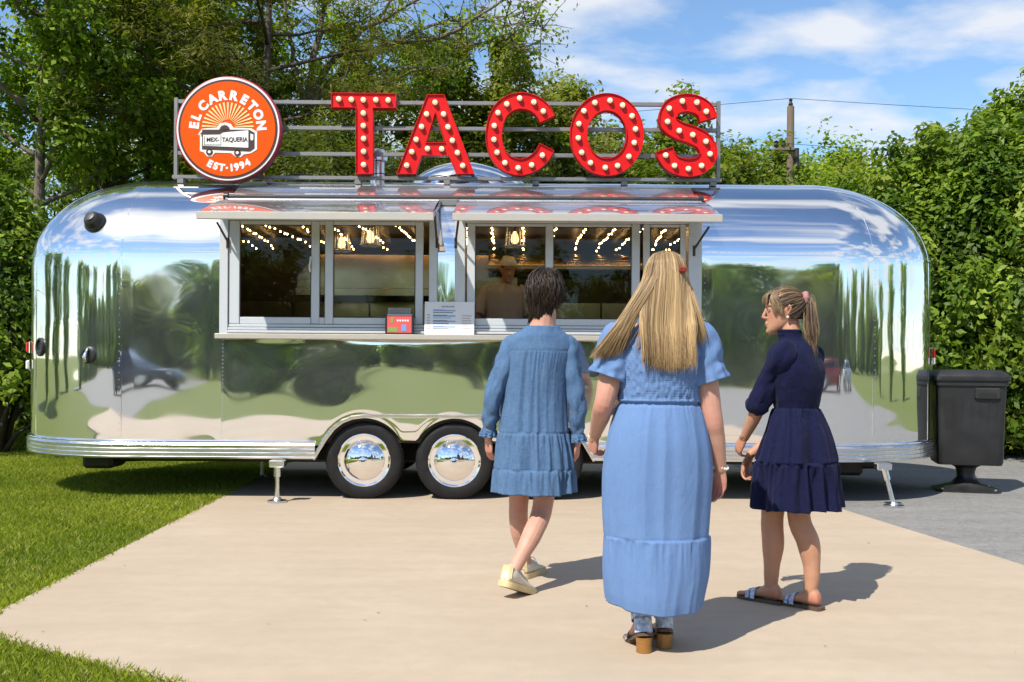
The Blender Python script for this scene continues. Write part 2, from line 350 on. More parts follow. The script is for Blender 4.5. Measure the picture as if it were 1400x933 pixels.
# ------------------------------------------------------------------ the polished trailer
CXL, CXR, RW, ZS, BH = -3.45, 2.85, 1.25, 2.15, 0.86
LF = CXR - CXL
trailer = thing('food_trailer', 'long polished aluminium food trailer with rounded ends, two serving windows and side wheels', 'trailer')
WHEEL_X = [PX(x, 636, 0.0).x for x in (497, 621, 744)]
WZ, WR = 0.367, 0.345
def skin_pt(s, p, off=0.0):
    """s: metres along the perimeter (0 = where the straight front begins at the left end), p: height parameter"""
    if p <= ZS: inset, z, nz, nh = 0.0, p, 0.0, 1.0
    else:
        a = (p - ZS) * math.pi / 2; inset, z = RW * (1 - math.cos(a)), ZS + BH * math.sin(a)
        nh, nz = math.cos(a) / RW, math.sin(a) / BH; l = math.hypot(nh, nz); nh /= l; nz /= l
    r = RW - inset
    if 0 <= s <= LF: base = Vector((CXL + s, RW - r, z)); nn = Vector((0, -nh, nz))
    elif s > LF and s <= LF + math.pi * RW:
        f = (s - LF) / RW; base = Vector((CXR + r * math.sin(f), RW - r * math.cos(f), z)); nn = Vector((math.sin(f) * nh, -math.cos(f) * nh, nz))
    elif s < 0 and s >= -math.pi * RW:
        f = -s / RW; base = Vector((CXL - r * math.sin(f), RW - r * math.cos(f), z)); nn = Vector((-math.sin(f) * nh, -math.cos(f) * nh, nz))
    else:
        x = (s - LF - math.pi * RW); base = Vector((CXR - x, RW + r, z)); nn = Vector((0, nh, nz))
    return base + nn * off, nn
def zp(z): return z if z <= ZS else ZS + math.asin(min(1, (z - ZS) / BH)) / (math.pi / 2)
def zbot(X):
    z = 0.50
    if WHEEL_X[0] - .44 < X < WHEEL_X[2] + .44:
        dl, dr = WHEEL_X[0] - X, X - WHEEL_X[2]
        for w in WHEEL_X:
            d = abs(X - w)
            if d < 0.33: z = max(z, WZ + math.sqrt(max(0, 0.375**2 - d*d)))
        d = max(dl, dr)
        if d < 0: z = max(z, 0.545)
        elif d < .44: z = max(z, min(.60, .385 + (.44 - d) / .14 * .22) if d > .30 else z)
    return z
def fbm(x, y, sd):
    return (mnoise.noise(Vector((x, y, sd))) + 0.5 * mnoise.noise(Vector((x*2.1, y*2.1, sd + 9.1))))
def panel(s0, s1, p0, p1, amp, seed, freq=1.1, step=0.03, bottom=None, name='skin_panel', tilt=(0, 0), sharp=0.0):
    ns = max(2, int(abs(s1 - s0) / step)); npp = max(2, int((p1 - p0) / step))
    mb = MB(); vs = []; fs = []
    for j in range(npp + 1):
        for i in range(ns + 1):
            s = s0 + (s1 - s0) * i / ns
            lo = bottom(CXL + s) if bottom else p0
            p = lo + (p1 - lo) * j / npp
            u, v = i / ns, j / npp
            edge = min(1, min(u, 1-u) * (s1-s0) / 0.10, min(v, 1-v) * (p1-p0) / 0.10); edge = edge*edge*(3-2*edge)
            d = amp * fbm(s * freq, p * freq * 1.5, seed) + sharp * mnoise.noise(Vector((s*3.6, p*4.2, seed+3)))
            d = d * (0.25 + 0.75 * edge) + tilt[0] * (u - .5) * (s1-s0) + tilt[1] * (v - .5) * (p1 - p0) - 0.0012 * (1 - edge)
            vs.append(skin_pt(s, p, d)[0])
    for j in range(npp):
        for i in range(ns):
            a = j * (ns+1) + i; fs.append((a, a+1, a+ns+2, a+ns+1))
    mb.add(vs, fs); o = mb.build(name, M_alu, trailer, smooth=True); return o
PT = ZS + 1.0                      # ridge
xs = lambda px, py=400: PX(px, py, 0).x - CXL
sA, sB, sC = xs(302), xs(960), LF + 0.36
ZSEAM, ZC, ZHEAD = zp(2.20), 1.47, zp(2.60)
e1 = -RW * R_(50)
panel(sA * 0 - 0.0, sA, 0.50, ZSEAM, 0.0022, 1.3, tilt=(0.0010, 0.0006), sharp=.0004)
panel(0.0, sA, ZSEAM, PT - 0.001, 0.0040, 2.7)
panel(sA, sB, 0.50, ZC, 0.0075, 5.2, freq=0.95, bottom=zbot, tilt=(0, -0.004), sharp=.0007, step=.022)
c0, c1 = xs(598), xs(622)
panel(sA, xs(303), ZC, ZHEAD, 0.0, 1); panel(c0, c1, ZC, ZHEAD, 0.004, 8.4, sharp=.001); panel(xs(958), sB, ZC, ZHEAD, 0.0, 1)
panel(sA, sB, ZHEAD, PT - 0.001, 0.0018, 4.1).data.materials[0] = M_alu_roof
panel(sB, sC, 0.50, ZSEAM, 0.0019, 12.6, tilt=(0.0012, 0.0012), sharp=.0004)
panel(sB, sC, ZSEAM, PT - 0.001, 0.0042, 7.9)
for (a, b, sd) in ((e1, 0.0, 3.3), (-math.pi * RW, e1, 6.1)):
    panel(a, b, 0.50, ZSEAM, 0.0035, sd, freq=1.6, sharp=.0004); panel(a, b, ZSEAM, PT - 0.001, 0.0030, sd + 1)
e2 = LF + RW * R_(58)
for (a, b, sd) in ((sC, e2, 9.3), (e2, LF + math.pi * RW, 10.1)):
    panel(a, b, 0.50, ZSEAM, 0.0035, sd, freq=1.6, sharp=.0004); panel(a, b, ZSEAM, PT - 0.001, 0.0030, sd + 1)
panel(LF + math.pi * RW, 2 * LF + math.pi * RW, 0.50, ZSEAM, 0.003, 13.3, step=.12); panel(LF + math.pi * RW, 2 * LF + math.pi * RW, ZSEAM, PT - .001, 0.003, 14.3, step=.12)
# lapped seams and rivet rows
def seam(path_sp, w=0.012, th=0.0022):
    mb = MB(); rings = []
    for k, (s, p) in enumerate(path_sp):
        s2, p2 = path_sp[min(k+1, len(path_sp)-1)]; s1, p1 = path_sp[max(k-1, 0)]
        c, n = skin_pt(s, p, 0); t = (skin_pt(s2, p2)[0] - skin_pt(s1, p1)[0]).normalized(); w_ = t.cross(n)
        rings.append([c - w_*w - n*.004, c - w_*w*.8 + n*th, c + w_*w*.8 + n*th, c + w_*w - n*.004])
    mb.loft(rings); return mb.build('lap_seam', M_alu, trailer)
def lin(a, b, n): return [a + (b - a) * i / (n - 1) for i in range(n)]
for s in (0.0, sA, sB, sC, e1, e2): 
    if s in (sA, sB): seam([(s, p) for p in lin(0.5, ZC, 12)], .010)
    else: seam([(s, p) for p in lin(0.5, PT - .35, 40)], .007)
seam([(s, ZSEAM) for s in lin(-math.pi*RW*.8, sA, 50)], .008); seam([(s, ZSEAM) for s in lin(sB, LF + math.pi*RW*.8, 60)], .008)
riv = MB()
def rivet(s, p, r=0.0055):
    c, n = skin_pt(s, p, 0.0015); u = n.cross(Vector((0, 0, 1))); u = u.normalized() if u.length > 1e-3 else Vector((1,0,0)); w = n.cross(u)
    ring = [c + (u*math.cos(k*math.pi/3) + w*math.sin(k*math.pi/3))*r for k in range(6)]
    riv.add(ring + [c + n*r*.65], [(k, (k+1) % 6, 6) for k in range(6)])
for s in lin(-3.0, sA, 44): rivet(s, ZSEAM + .018)
for s in lin(sB, LF + 3.0, 60): rivet(s, ZSEAM + .018)
for s in (sA + .02, sB - .02, sB + .02, sC + .016, -.016):
    for p in lin(.56, 2.14 if s in (sB+.02, sC+.016, -.016) else 1.42, 26): rivet(s, p, .0045)
o = riv.build('rivet', M_alu, trailer, smooth=True); o['kind'] = 'stuff'
# rub rail round the body, broken by the wheel arch
def rail(s_list, name='rub_rail'):
    mb = MB(); prof = [(-.01, .378), (.030, .380), (.034, .395), (.028, .402), (.034, .409), (.034, .430), (.028, .437), (.034, .444), (.034, .466), (.028, .473), (.034, .480), (.036, .500), (.026, .516), (-.01, .520)]
    rings = []
    for s in s_list:
        rings.append([skin_pt(s, 0.5, d)[0] * 1 + Vector((0, 0, z - 0.5)) for d, z in prof])
    mb.loft(rings); return mb.build(name, M_rail, trailer)
xa, xb = WHEEL_X[0] - .425, WHEEL_X[2] + .425
rail(lin(-math.pi * RW, 0, 50) + lin(0.1, xa - CXL, 4)); rail([xb - CXL] + lin(xb - CXL + .1, LF, 4) + lin(LF + .08, LF + math.pi * RW, 50))
rail([LF + math.pi*RW, 2*LF + math.pi*RW])
for s0, s1 in ((-math.pi * RW, xa - CXL), (xb - CXL, LF + math.pi * RW)):
    mb = MB(); mb.tube([skin_pt(s, 0.5, .022)[0] + Vector((0, 0, .030)) for s in lin(s0, s1, 90)], .010, 6); mb.build('rail_bead', M_chrome, trailer, smooth=True)
# arch trim
w0, w2 = WHEEL_X[0], WHEEL_X[2]
tp = [(w0-.445,.378),(w0-.40,.455),(w0-.34,.555),(w0-.27,.648),(w0-.19,.712),(w0-.10,.748),(w0,.760)] 
tp = tp + [(x, .762) for x in lin(w0+.1, w2-.1, 8)] + [(w0 + w2 - x, z) for x, z in tp[::-1]]
rings = []; pts = [Vector((x, 0, z)) for x, z in tp]
for i, p in enumerate(pts):
    t = (pts[min(i+1, len(pts)-1)] - pts[max(i-1, 0)]).normalized(); n = Vector((-t.z, 0, t.x))
    rings.append([p + n*a + Vector((0, -b, 0)) for a, b in ((-.018, -.01), (-.018, .012), (-.008, .020), (.008, .020), (.017, .012), (.018, -.01))])
mb = MB(); mb.loft(rings); mb.build('arch_trim', M_rail, trailer)
# wheel well liner and underbody
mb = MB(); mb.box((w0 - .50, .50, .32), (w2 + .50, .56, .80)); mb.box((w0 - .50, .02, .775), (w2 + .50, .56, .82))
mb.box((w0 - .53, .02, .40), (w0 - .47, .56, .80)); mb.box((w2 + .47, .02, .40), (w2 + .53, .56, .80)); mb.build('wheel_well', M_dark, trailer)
mb = MB(); mb.box((CXL - .55, .10, .40), (w0 - .5, 2.4, .46)); mb.box((w2 + .5, .10, .40), (CXR + .55, 2.4, .46)); mb.box((w0 - .5, .6, .40), (w2 + .5, 1.9, .46)); mb.build('floor_pan', M_darkmetal, trailer)
mb = MB()
for y in (.55, 1.95): mb.box((CXL - .1, y - .04, .30), (CXR + .2, y + .04, .40), .006)
mb.build('chassis_beam', M_darkmetal, trailer)
mb = MB(); mb.box((CXL - .52, .42, .235), (CXL - .24, .80, .37), .03); mb.tube([(CXL-.3, .6, .31), (CXL + .5, .7, .33)], .03, 10); mb.build('grey_water_tank', M_darkmetal, trailer)
mb = MB(); mb.tube([(CXR - .3, .7, .30), (CXR + .75, .8, .30)], .06, 12); mb.box((CXR - .15, .7, .18), (CXR + .5, 1.3, .36), .03); mb.build('spare_wheel_carrier', M_darkmetal, trailer)
# wheels: three a side
def wheel(x, side):
    y = 0.040 if side == 0 else 2.5 - 0.040; sg = 1 if side == 0 else -1
    r = bpy.data.objects.new('wheel', None); COL.objects.link(r); r.parent = trailer; r.location = (x, y, WZ); r.scale = (1.03, 1.0, 1.03); r.rotation_euler = (0, 0, 0 if side == 0 else math.pi)
    return r
mbt = MB(); T = [(.205, .02), (.215, .0), (.235, -.008), (.275, -.014), (.312, -.008), (.327, .006), (.334, .026)] + [(.335, y) for y in (.04, .075)] + [(.329, .078), (.329, .086), (.335, .089)] + [(.335, y) for y in (.11, .125)] + [(.329, .128), (.329, .136), (.335, .139), (.335, .185), (.328, .205), (.31, .22), (.20, .21)]
mbt.lathe(T, (0, 0, 0), 'Y', 56); tyre_me = None
mbl = MB()
for k in range(64):                 # shoulder tread blocks
    a = 2*math.pi*k/64; M = Matrix.Rotation(-a, 4, 'Y') @ Matrix.Translation((.331, .03, 0)); mbl.box((-.006, -.014, -.0105), (.0052, .014, .0105), 0, M)
mbr = MB(); mbr.lathe([(.235,.006),(.231,-.004),(.222,-.006),(.212,-.002),(.204,.012),(.196,.030),(.186,.034),(.176,.020),(.170,.012),(.150,.03),(.0,.05)], (0,0,0), 'Y', 56)
mbc = MB(); mbc.lathe([(.178,.008),(.174,-.004),(.168,-.008),(.155,-.022),(.135,-.038),(.11,-.052),(.08,-.063),(.05,-.069),(.034,-.071),(.001,-.071)], (0,0,0), 'Y', 56)
mbe = MB(); mbe.lathe([(.034,-.0715),(.032,-.077),(.026,-.080),(.0,-.082)], (0,0,0), 'Y', 24)
mbe2 = MB(); mbe2.box((-.017,-.0835,-.007),(.017,-.0815,.007), .002)
protos = {}
for side in (0, 1):
    for x in WHEEL_X:
        r = wheel(x, side)
        for nm, mb_, mt, sm in (('tyre', mbt, M_rubber, 35), ('tread', mbl, M_rubber, None), ('rim', mbr, M_chrome, 30), ('hubcap', mbc, M_chrome, 60), ('emblem', mbe, M_chrome, 40), ('emblem_badge', mbe2, M_blackplastic, None)):
            if nm not in protos:
                o = mb_.build(nm, mt, r, smooth=bool(sm), angle=sm); protos[nm] = o.data
            else: o = link(nm, protos[nm], r)
            if nm == 'tread': o['kind'] = 'stuff'
# stabiliser jacks
def jack(p_top, p_foot, rr=.028):
    r = bpy.data.objects.new('stabiliser_jack', None); COL.objects.link(r); r.parent = trailer
    a, b = Vector(p_top), Vector(p_foot); m = a.lerp(b, .30)
    mb = MB(); mb.tube([m, b], rr*.75, 14); mb.build('leg', M_alu_dull, r, smooth=True, angle=40)
    mb = MB(); mb.tube([a, m + (b-a).normalized()*.03], rr*1.15, 14); mb.box((a.x-.065, a.y-.05, a.z-.05), (a.x+.065, a.y+.05, a.z+.01), .008); mb.build('sleeve', M_rail, r, smooth=True, angle=35)
    mb = MB(); mb.lathe([(.085, b.z-.006), (.085, b.z+.006), (.04, b.z+.012), (.03, b.z+.03)], (b.x, b.y, 0), 'Z', 24); mb.build('foot', M_alu_dull, r)
def gnd(px, py, z=.03): p = GX(px, py); p.z = z; return p
f1 = gnd(379, 690, .031); f2 = gnd(1222, 694, .016)
jack((f1.x, f1.y, .375), f1); jack((f2.x - .09, f2.y + .02, .375), f2, .026)
f3 = gnd(358, 655, .012); jack((f3.x, f3.y, .375), f3, .02)
# small fittings on the skin
def fitting(s, p, name, prof, mat, n=24):
    c, nn = skin_pt(s, p, 0); M = Matrix.Translation(c) @ nn.to_track_quat('Z', 'Y').to_matrix().to_4x4()
    mb = MB(); mb.lathe(prof, (0,0,0), 'Z', n); mb.v = [tuple(M @ Vector(v)) for v in mb.v]; return mb.build(name, mat, trailer, smooth=True, angle=35)
def find_skin(px, py, srange, prange):
    best = None
    for s in lin(*srange, 120):
        for p in lin(*prange, 120):
            c, nn = skin_pt(s, p); d = c.y + CAMD; x, y = c.x / d * FPX, -(c.z - CAMH) / d * FPX
            cs, sn = math.cos(ROLL), math.sin(ROLL); X, Y = CX + x*cs - y*sn, HY + x*sn + y*cs
            e = (X-px)**2 + (Y-py)**2
            if nn.dot(Vector((0, -CAMD, CAMH)) - c) > 0 and (best is None or e < best[0]): best = (e, s, p)
    return best[1], best[2]
s, p = find_skin(130, 305, (-1.6, .3), (2.0, 2.8))
fitting(s, p, 'round_vent', [(.10,-.01),(.10,.012),(.094,.02),(.085,.024),(.080,.05),(.068,.075),(.050,.088),(.046,.088),(.044,.10),(.02,.104),(.0,.104)], M_blackplastic)
s, p = find_skin(122, 485, (-1.8, .2), (.8, 2.0)); fitting(s, p, 'power_inlet', [(.075,-.01),(.075,.012),(.068,.018),(.05,.02),(.046,.012),(.0,.012)], M_blackplastic)
mb = MB(); c, nn = skin_pt(s, p, .012); mb.tube([c + Vector((0,0,.05)), c + nn*.05 + Vector((0,0,-.02)), c + nn*.03 + Vector((0,0,-.06))], .016, 8); mb.build('inlet_cover', M_chrome, trailer, smooth=True)
s, p = find_skin(56, 475, (-2.2, -.4), (.8, 2.0)); fitting(s, p, 'porthole_ring', [(.085,-.01),(.085,.015),(.075,.022),(.064,.016),(.060,.004),(.0,.004)], M_blackplastic)
for pxy, rng, nm, sz in (((41, 475), (-2.6, -.6), 'tail_lamp', .05), ((41, 499), (-2.6, -.6), 'reflector', .045), ((1272, 484), (LF + .6, LF + 2.6), 'tail_lamp', .05), ((1272, 494), (LF + .6, LF + 2.6), 'reflector', .04)):
    s, p = find_skin(*pxy, rng, (.9, 1.8)); c, nn = skin_pt(s, p); u = nn.cross(Vector((0,0,1))).normalized()
    M = Matrix.Translation(c) @ Matrix((u, nn, Vector((0,0,1)))).transposed().to_4x4()
    mb = MB(); mb.box((-.035, -.01, -sz), (.035, .045, sz), .012, M); o = mb.build(nm, M_redlens if nm == 'tail_lamp' else M_white, trailer)
    mb = MB(); mb.box((-.042, -.012, -sz-.008), (.042, .018, sz+.008), .006, M); mb.build('lamp_base', M_chrome, o)
# ---------------------------------------------------------------- serving windows
ZCT = PX(500, 457, 0).z          # counter top
ZHD = PX(500, 303, 0).z
def xw(px): return PX(px, 400, 0).x
def service_window(jl, fl, stiles, panes, fr, jr, zlo, zhi, zt, zb):
    """jl/jr: jamb spans, stiles: spans of bright uprights, panes: glazed spans, all in photo pixels on the wall plane"""
    w = bpy.data.objects.new('service_window', None); COL.objects.link(w); w.parent = trailer
    for (a, b) in (jl, jr):
        mb = MB(); mb.box((xw(a), -.050, ZC - .005), (xw(b), .24, zhi + .10), .004); mb.build('jamb', M_frame, w)
    mb = MB(); mb.box((xw(jl[1]) + .001, -.046, zhi), (xw(jr[0]) - .001, .24, zhi + .095), .004); mb.build('head', M_frame, w)
    for k, (a, b) in enumerate(stiles):
        y = -.032 if k % 2 == 0 else -.014
        mb = MB(); mb.box((xw(a), y, zb - .058), (xw(b), y + .035, zhi - .002), .004); mb.build('stile', M_frame, w)
    for (a, b) in panes:
        mb = MB(); mb.box((xw(a) + .001, -.024, zb - .060), (xw(b) - .001, .012, zb), .004); mb.build('bottom_rail', M_frame, w)
        mb = MB(); mb.box((xw(a) + .001, -.020, zt), (xw(b) - .001, .010, zhi - .003), .003); mb.build('top_rail', M_frame, w)
        x0, x1 = xw(a) - .004, xw(b) + .004; y = .000 + random.uniform(-.002, .002); dy = random.uniform(-.0015, .0015)
        mb = MB(); mb.add([(x0, y, zb - .01), (x1, y + dy, zb - .01), (x1, y + dy, zt + .01), (x0, y, zt + .01)], [(0,1,2,3)]); mb.build('pane', M_glass, w)
        mb = MB()
        for (u0, u1, v0, v1) in ((x0+.004, x0+.011, zb, zt), (x1-.011, x1-.004, zb, zt), (x0+.011, x1-.011, zb, zb+.007), (x0+.011, x1-.011, zt-.007, zt)):
            mb.box((u0, -.010, v0), (u1, -.003, v1))
        mb.build('gasket', M_gasket, w)
    for k in range(3):
        z0 = zlo + .004 + k * .026; mb = MB(); mb.box((xw(jl[1]) + .001, -.060 + k*.012, z0), (xw(jr[0]) - .001, .05, z0 + (.022 if k < 2 else max(.02, zb - .062 - z0))), .003); mb.build('sill_track', M_frame, w)
    return w
ZT1 = PX(450, 308, 0).z; ZB1 = PX(450, 434.5, 0).z
wl_ = service_window((302, 313.5), 0, [(314, 328.5), (425.7, 437), (445, 456), (568, 578.6)], [(328.5, 425.7), (437, 445), (456, 568)], 0, (587, 598), ZCT, ZHD, ZT1, ZB1)
ZT2 = PX(760, 310.5, 0).z; ZB2 = PX(760, 436.5, 0).z
wr_ = service_window((622, 636), 0, [(638.5, 649.5), (745.4, 756), (863, 874), (879, 888), (929, 937)], [(649.5, 745.4), (756, 863), (888, 929)], 0, (940, 958), ZCT, ZHD - .01, ZT2, ZB2)
mb = MB(); mb.tube([(xw(425), -.045, PX(425, 372, 0).z), (xw(425), -.07, PX(425, 366, 0).z), (xw(426), -.05, PX(425, 352, 0).z)], .008, 8); mb.build('latch', M_white, wl_)
# counter ledge
mb = MB(); mb.box((xw(300.5), -.16, PX(500, 464.5, -.16).z), (xw(962), -.003, PX(500, 457, -.16).z), .006); ledge = mb.build('counter_ledge', M_ledge, trailer)
# flaps
def flap(x0, x1):
    f = bpy.data.objects.new('awning_flap', None); COL.objects.link(f); f.parent = trailer
    yb, zb_, yf, zf = .270, 2.705, -.62, 2.455
    n = Vector((0, -(zb_-zf), (yb - yf) * -1)).normalized(); n = Vector((0, -(zb_ - zf), (yb - yf))).normalized()
    mb = MB(); N = 26; M_ = 16; vs = []; fs = []
    rndo = random.random() * 50
    for lay in (0, 1):
        for j in range(M_ + 1):
            for i in range(N + 1):
                x = x0 + (x1-x0)*i/N; t = j / M_; p = Vector((x, yf + (yb-yf)*t, zf + (zb_-zf)*t))
                p += n * (0.0018 * fbm(x*1.3 + rndo, t*1.6, 2.0) + .026*t*(1-t)*4 if lay == 0 else -.028); vs.append(p)
    S = (N+1)*(M_+1)
    for j in range(M_):
        for i in range(N):
            a = j*(N+1)+i; fs.append((a, a+1, a+N+2, a+N+1)); fs.append((S+a, S+a+N+1, S+a+N+2, S+a+1))
    mb.add(vs, fs); mb.build('flap_sheet', M_alu_roof, f, smooth=True)
    mb = MB(); mb.box((x0 - .012, yf - .016, zf - .052), (x1 + .012, yf + .012, zf + .012), .005); mb.build('front_lip', M_ledge, f)
    for x in (x0 - .008, x1 + .002):
        mb = MB(); mb.loft([[Vector((x + dx, yy, zz)) + n * o for dx, o in ((0, .008), (.006, .008), (.006, -.034), (0, -.034))] for yy, zz in ((yf, zf), (yb, zb_))]); mb.build('side_edge', M_alu_dull, f)
    return f
fl_ = flap(-2.585, -0.66); fr_ = flap(-0.485, 1.71)
for par, a, b in ((fl_, PX(297, 305, -.42), PX(311, 330, -.05)), (fr_, PX(969, 311, -.42), PX(949, 341, -.05)), (fl_, Vector((-.66, -.42, 2.50)), Vector((-.665, -.05, 2.30))), (fr_, Vector((-.45, -.42, 2.50)), Vector((-.50, -.05, 2.30)))):
    mb = MB(); mb.tube([a, b], .010, 8); mb.tube([b + Vector((0, 0, -.06)), b + Vector((0, 0, .03))], .012, 8); mb.build('strut', M_darkmetal, par, smooth=True, angle=40)
# hinge rail / gutter above the flaps
mb = MB(); mb.tube([(xw(296), .290, 2.735), (xw(968), .290, 2.735)], .020, 12); mb.build('gutter_tube', M_darkmetal, trailer, smooth=True, angle=40)
mb = MB(); mb.box((xw(296), .25, 2.705), (xw(966), .33, 2.716), .004); mb.build('hinge_rail', M_alu_dull, trailer)
for x in (xw(296), xw(966)):
    mb = MB(); mb.tube([(x - .02, .29, 2.735), (x + .02, .29, 2.735)], .036, 14); mb.build('gutter_cap', M_blackplastic, trailer, smooth=True, angle=40)
mb = MB(); mb.box((xw(596), .225, 2.65), (xw(624), .32, 2.715), .01); mb.build('hinge_bracket', M_steelbar, trailer)
# ---------------------------------------------------------------- interior lining and kitchen
mb = MB(); rings = []
for y, z in [(.09, .56), (.09, 1.44)]: rings.append([(x, y, z) for x in (-3.35, 2.75)])
x0, x1 = -3.3, 2.7
prof = [(2.40, .56), (2.40, 1.0), (2.40, 1.5), (2.40, 2.0), (2.40, 2.30), (2.36, 2.42), (2.24, 2.52), (1.9, 2.56), (1.2, 2.575), (.6, 2.56), (.26, 2.555)]
vs = [(x, y, z) for (y, z) in prof for x in (x0, x1)]; fs = [(2*i, 2*i+1, 2*i+3, 2*i+2) for i in range(len(prof)-1)]
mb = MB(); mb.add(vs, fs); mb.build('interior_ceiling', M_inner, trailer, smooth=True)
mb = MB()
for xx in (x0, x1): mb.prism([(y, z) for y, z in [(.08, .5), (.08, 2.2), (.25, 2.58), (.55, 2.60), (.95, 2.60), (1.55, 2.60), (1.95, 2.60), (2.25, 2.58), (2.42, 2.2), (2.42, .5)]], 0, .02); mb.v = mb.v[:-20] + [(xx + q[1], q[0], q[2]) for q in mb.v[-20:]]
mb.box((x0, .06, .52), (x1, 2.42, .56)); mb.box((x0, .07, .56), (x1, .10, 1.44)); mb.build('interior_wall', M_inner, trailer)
for k in range(7):
    a, b = x0 + (x1-x0)*k/7, x0 + (x1-x0)*(k+1)/7
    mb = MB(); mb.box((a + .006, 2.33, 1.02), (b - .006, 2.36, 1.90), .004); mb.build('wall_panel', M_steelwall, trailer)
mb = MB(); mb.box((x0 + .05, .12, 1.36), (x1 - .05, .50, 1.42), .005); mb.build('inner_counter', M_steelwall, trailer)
for a, b in ((-1.75, -.35), (.0, 2.4)):
    hood = thing('extractor_hood', 'stainless extractor hood behind the %s serving window' % ('first' if a < -1 else 'second'), 'hood') if False else None
def kitchen():
    h = thing('extractor_hood', 'broad dim stainless extractor hood inside the trailer kitchen', 'hood', (-1.0, 2.0, 1.95))
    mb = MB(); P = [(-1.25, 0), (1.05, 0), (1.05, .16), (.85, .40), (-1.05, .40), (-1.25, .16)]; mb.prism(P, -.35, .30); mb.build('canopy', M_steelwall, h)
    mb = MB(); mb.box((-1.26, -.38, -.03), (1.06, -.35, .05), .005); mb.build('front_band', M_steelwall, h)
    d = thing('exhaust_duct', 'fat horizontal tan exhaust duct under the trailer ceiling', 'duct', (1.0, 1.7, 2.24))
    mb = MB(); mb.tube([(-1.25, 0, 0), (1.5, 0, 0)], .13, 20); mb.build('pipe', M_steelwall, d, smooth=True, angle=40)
    mb = MB()
    for x in (-1.1, -.3, .5, 1.3): mb = MB(); mb.tube([(x - .02, 0, 0), (x + .02, 0, 0)], .138, 20); mb.build('pipe_band', M_steelwall, d, smooth=True, angle=40)
    sh = thing('wall_shelf', 'thin black shelf across the steel back wall of the kitchen', 'shelf', (-1.0, 2.2, 1.50))
    mb = MB(); mb.box((-1.0, -.14, -.012), (3.2, .10, .012), .003); mb.build('board', M_darkmetal, sh)
    cols = ((.55,.53,.5), (.10,.14,.30), (.45,.30,.08), (.5,.06,.04), (.12,.25,.10))
    spots = ((-.12, 'blue lidded tub on the serving counter inside the window'), (.34, 'white stacked cups on the counter behind the window pane'), (.58, 'mustard coloured squeeze bottle behind the serving window'), (.80, 'red sauce bottle behind the serving window'), (-2.25, 'green salad bowl inside the sliding window'), (-2.05, 'steel mixing bowl inside the sliding window'))
    shapes = ([(.09,0),(.10,.09),(.105,.092),(.105,.11),(.02,.115),(.0,.115)], [(.035,0),(.045,.16),(.042,.16),(.0,.15)], [(.03,0),(.034,.01),(.034,.13),(.012,.16),(.008,.20),(.0,.20)], [(.03,0),(.034,.01),(.034,.13),(.012,.16),(.008,.20),(.0,.20)], [(.05,0),(.10,.05),(.13,.09),(.12,.09),(.0,.07)], [(.05,0),(.10,.05),(.13,.09),(.12,.09),(.0,.03)])
    ck = (1, 0, 2, 3, 4, 0)
    for (x, lab), pr, ci in zip(spots, shapes, ck):
        m = principled('kitchenware', cols[ci], .4); mb = MB(); mb.lathe(pr, (0,0,0), 'Z', 20); o = mb.build(lab.split(' on')[0].split(' behind')[0].split(' inside')[0].replace(' ', '_').replace('-', '_'), m, None, True, 40)
        o.location = (x, .30, 1.421); tag(o, lab, ('tub','cups','bottle','bottle','bowl','bowl')[[0,1,2,3,4,5][spots.index((x, lab))]])
    # pendant lamps
    for x, y, lab in ((-1.72, 1.25, 'caged pendant lamp glowing beside the sliding sash'), (-1.36, .75, 'ribbed glass pendant lamp hanging over the steel hood'), (.02, .75, 'ribbed glass pendant lamp hanging over the duct')):
        t = thing('pendant_lamp', lab, 'lamp', (x, y, 2.36))
        mb = MB(); mb.lathe([(.10, -.02), (.105, -.012), (.105, -.005), (.03, .0), (.0, .0)], (0,0,0), 'Z', 24); mb.build('base_ring', M_alu_dull, t)
        mb = MB()
        for k in range(14): a = 2*math.pi*k/14; mb.tube([(.09*math.cos(a), .09*math.sin(a), -.0), (.075*math.cos(a), .075*math.sin(a), .17)], .004, 5)
        mb.build('cage', M_alu_dull, t)
        mb = MB(); mb.lathe([(.0,.01),(.03,.02),(.04,.05),(.03,.10),(.012,.13),(.0,.13)], (0,0,0), 'Z', 14); mb.build('bulb', M_lampwarm, t, smooth=True)
        mb = MB(); mb.tube([(0,0,.13),(0,0,.22)], .006, 6); mb.build('cord', M_wire, t)
    # strings of little lamps across the ceiling
    bme = None
    xsl = [-2.85, -2.55, -2.25, -1.98, -1.7, -1.4, -1.05, -.75, -.45, -.2, .1, .4, .68, .95, 1.2, 1.45, 1.7, 1.95]
    for k, x in enumerate(xsl):
        rnd = random.Random(k); t = thing('string_lights', 'string of tiny warm lamps across the trailer ceiling', 'string lights', (x, 0, 0), 0, 'string lights across the ceiling')
        path = []; dr = rnd.uniform(-.07, .07)
        for i in range(13):
            y = .26 + i * .155 + rnd.uniform(-.03, .03); z = 2.545 - (.03 if y > 1.9 else 0) - .025 - rnd.random()*.018
            path.append((rnd.uniform(-.010, .010) + (y-1)*dr, y, z))
        mb = MB(); mb.tube(path, .003, 4); mb.build('cable', M_wire, t)
        for q in path:
            if bme is None: b = MB(); b.lathe([(.0,-.009),(.006,-.006),(.0075,0),(.0055,.006),(.0,.008)], (0,0,0), 'Z', 8); o = b.build('bulb', M_bulbwarm, t, smooth=True); bme = o.data
            else: o = link('bulb', bme, t)
            o.location = (q[0], q[1], q[2] - .016)
kitchen()
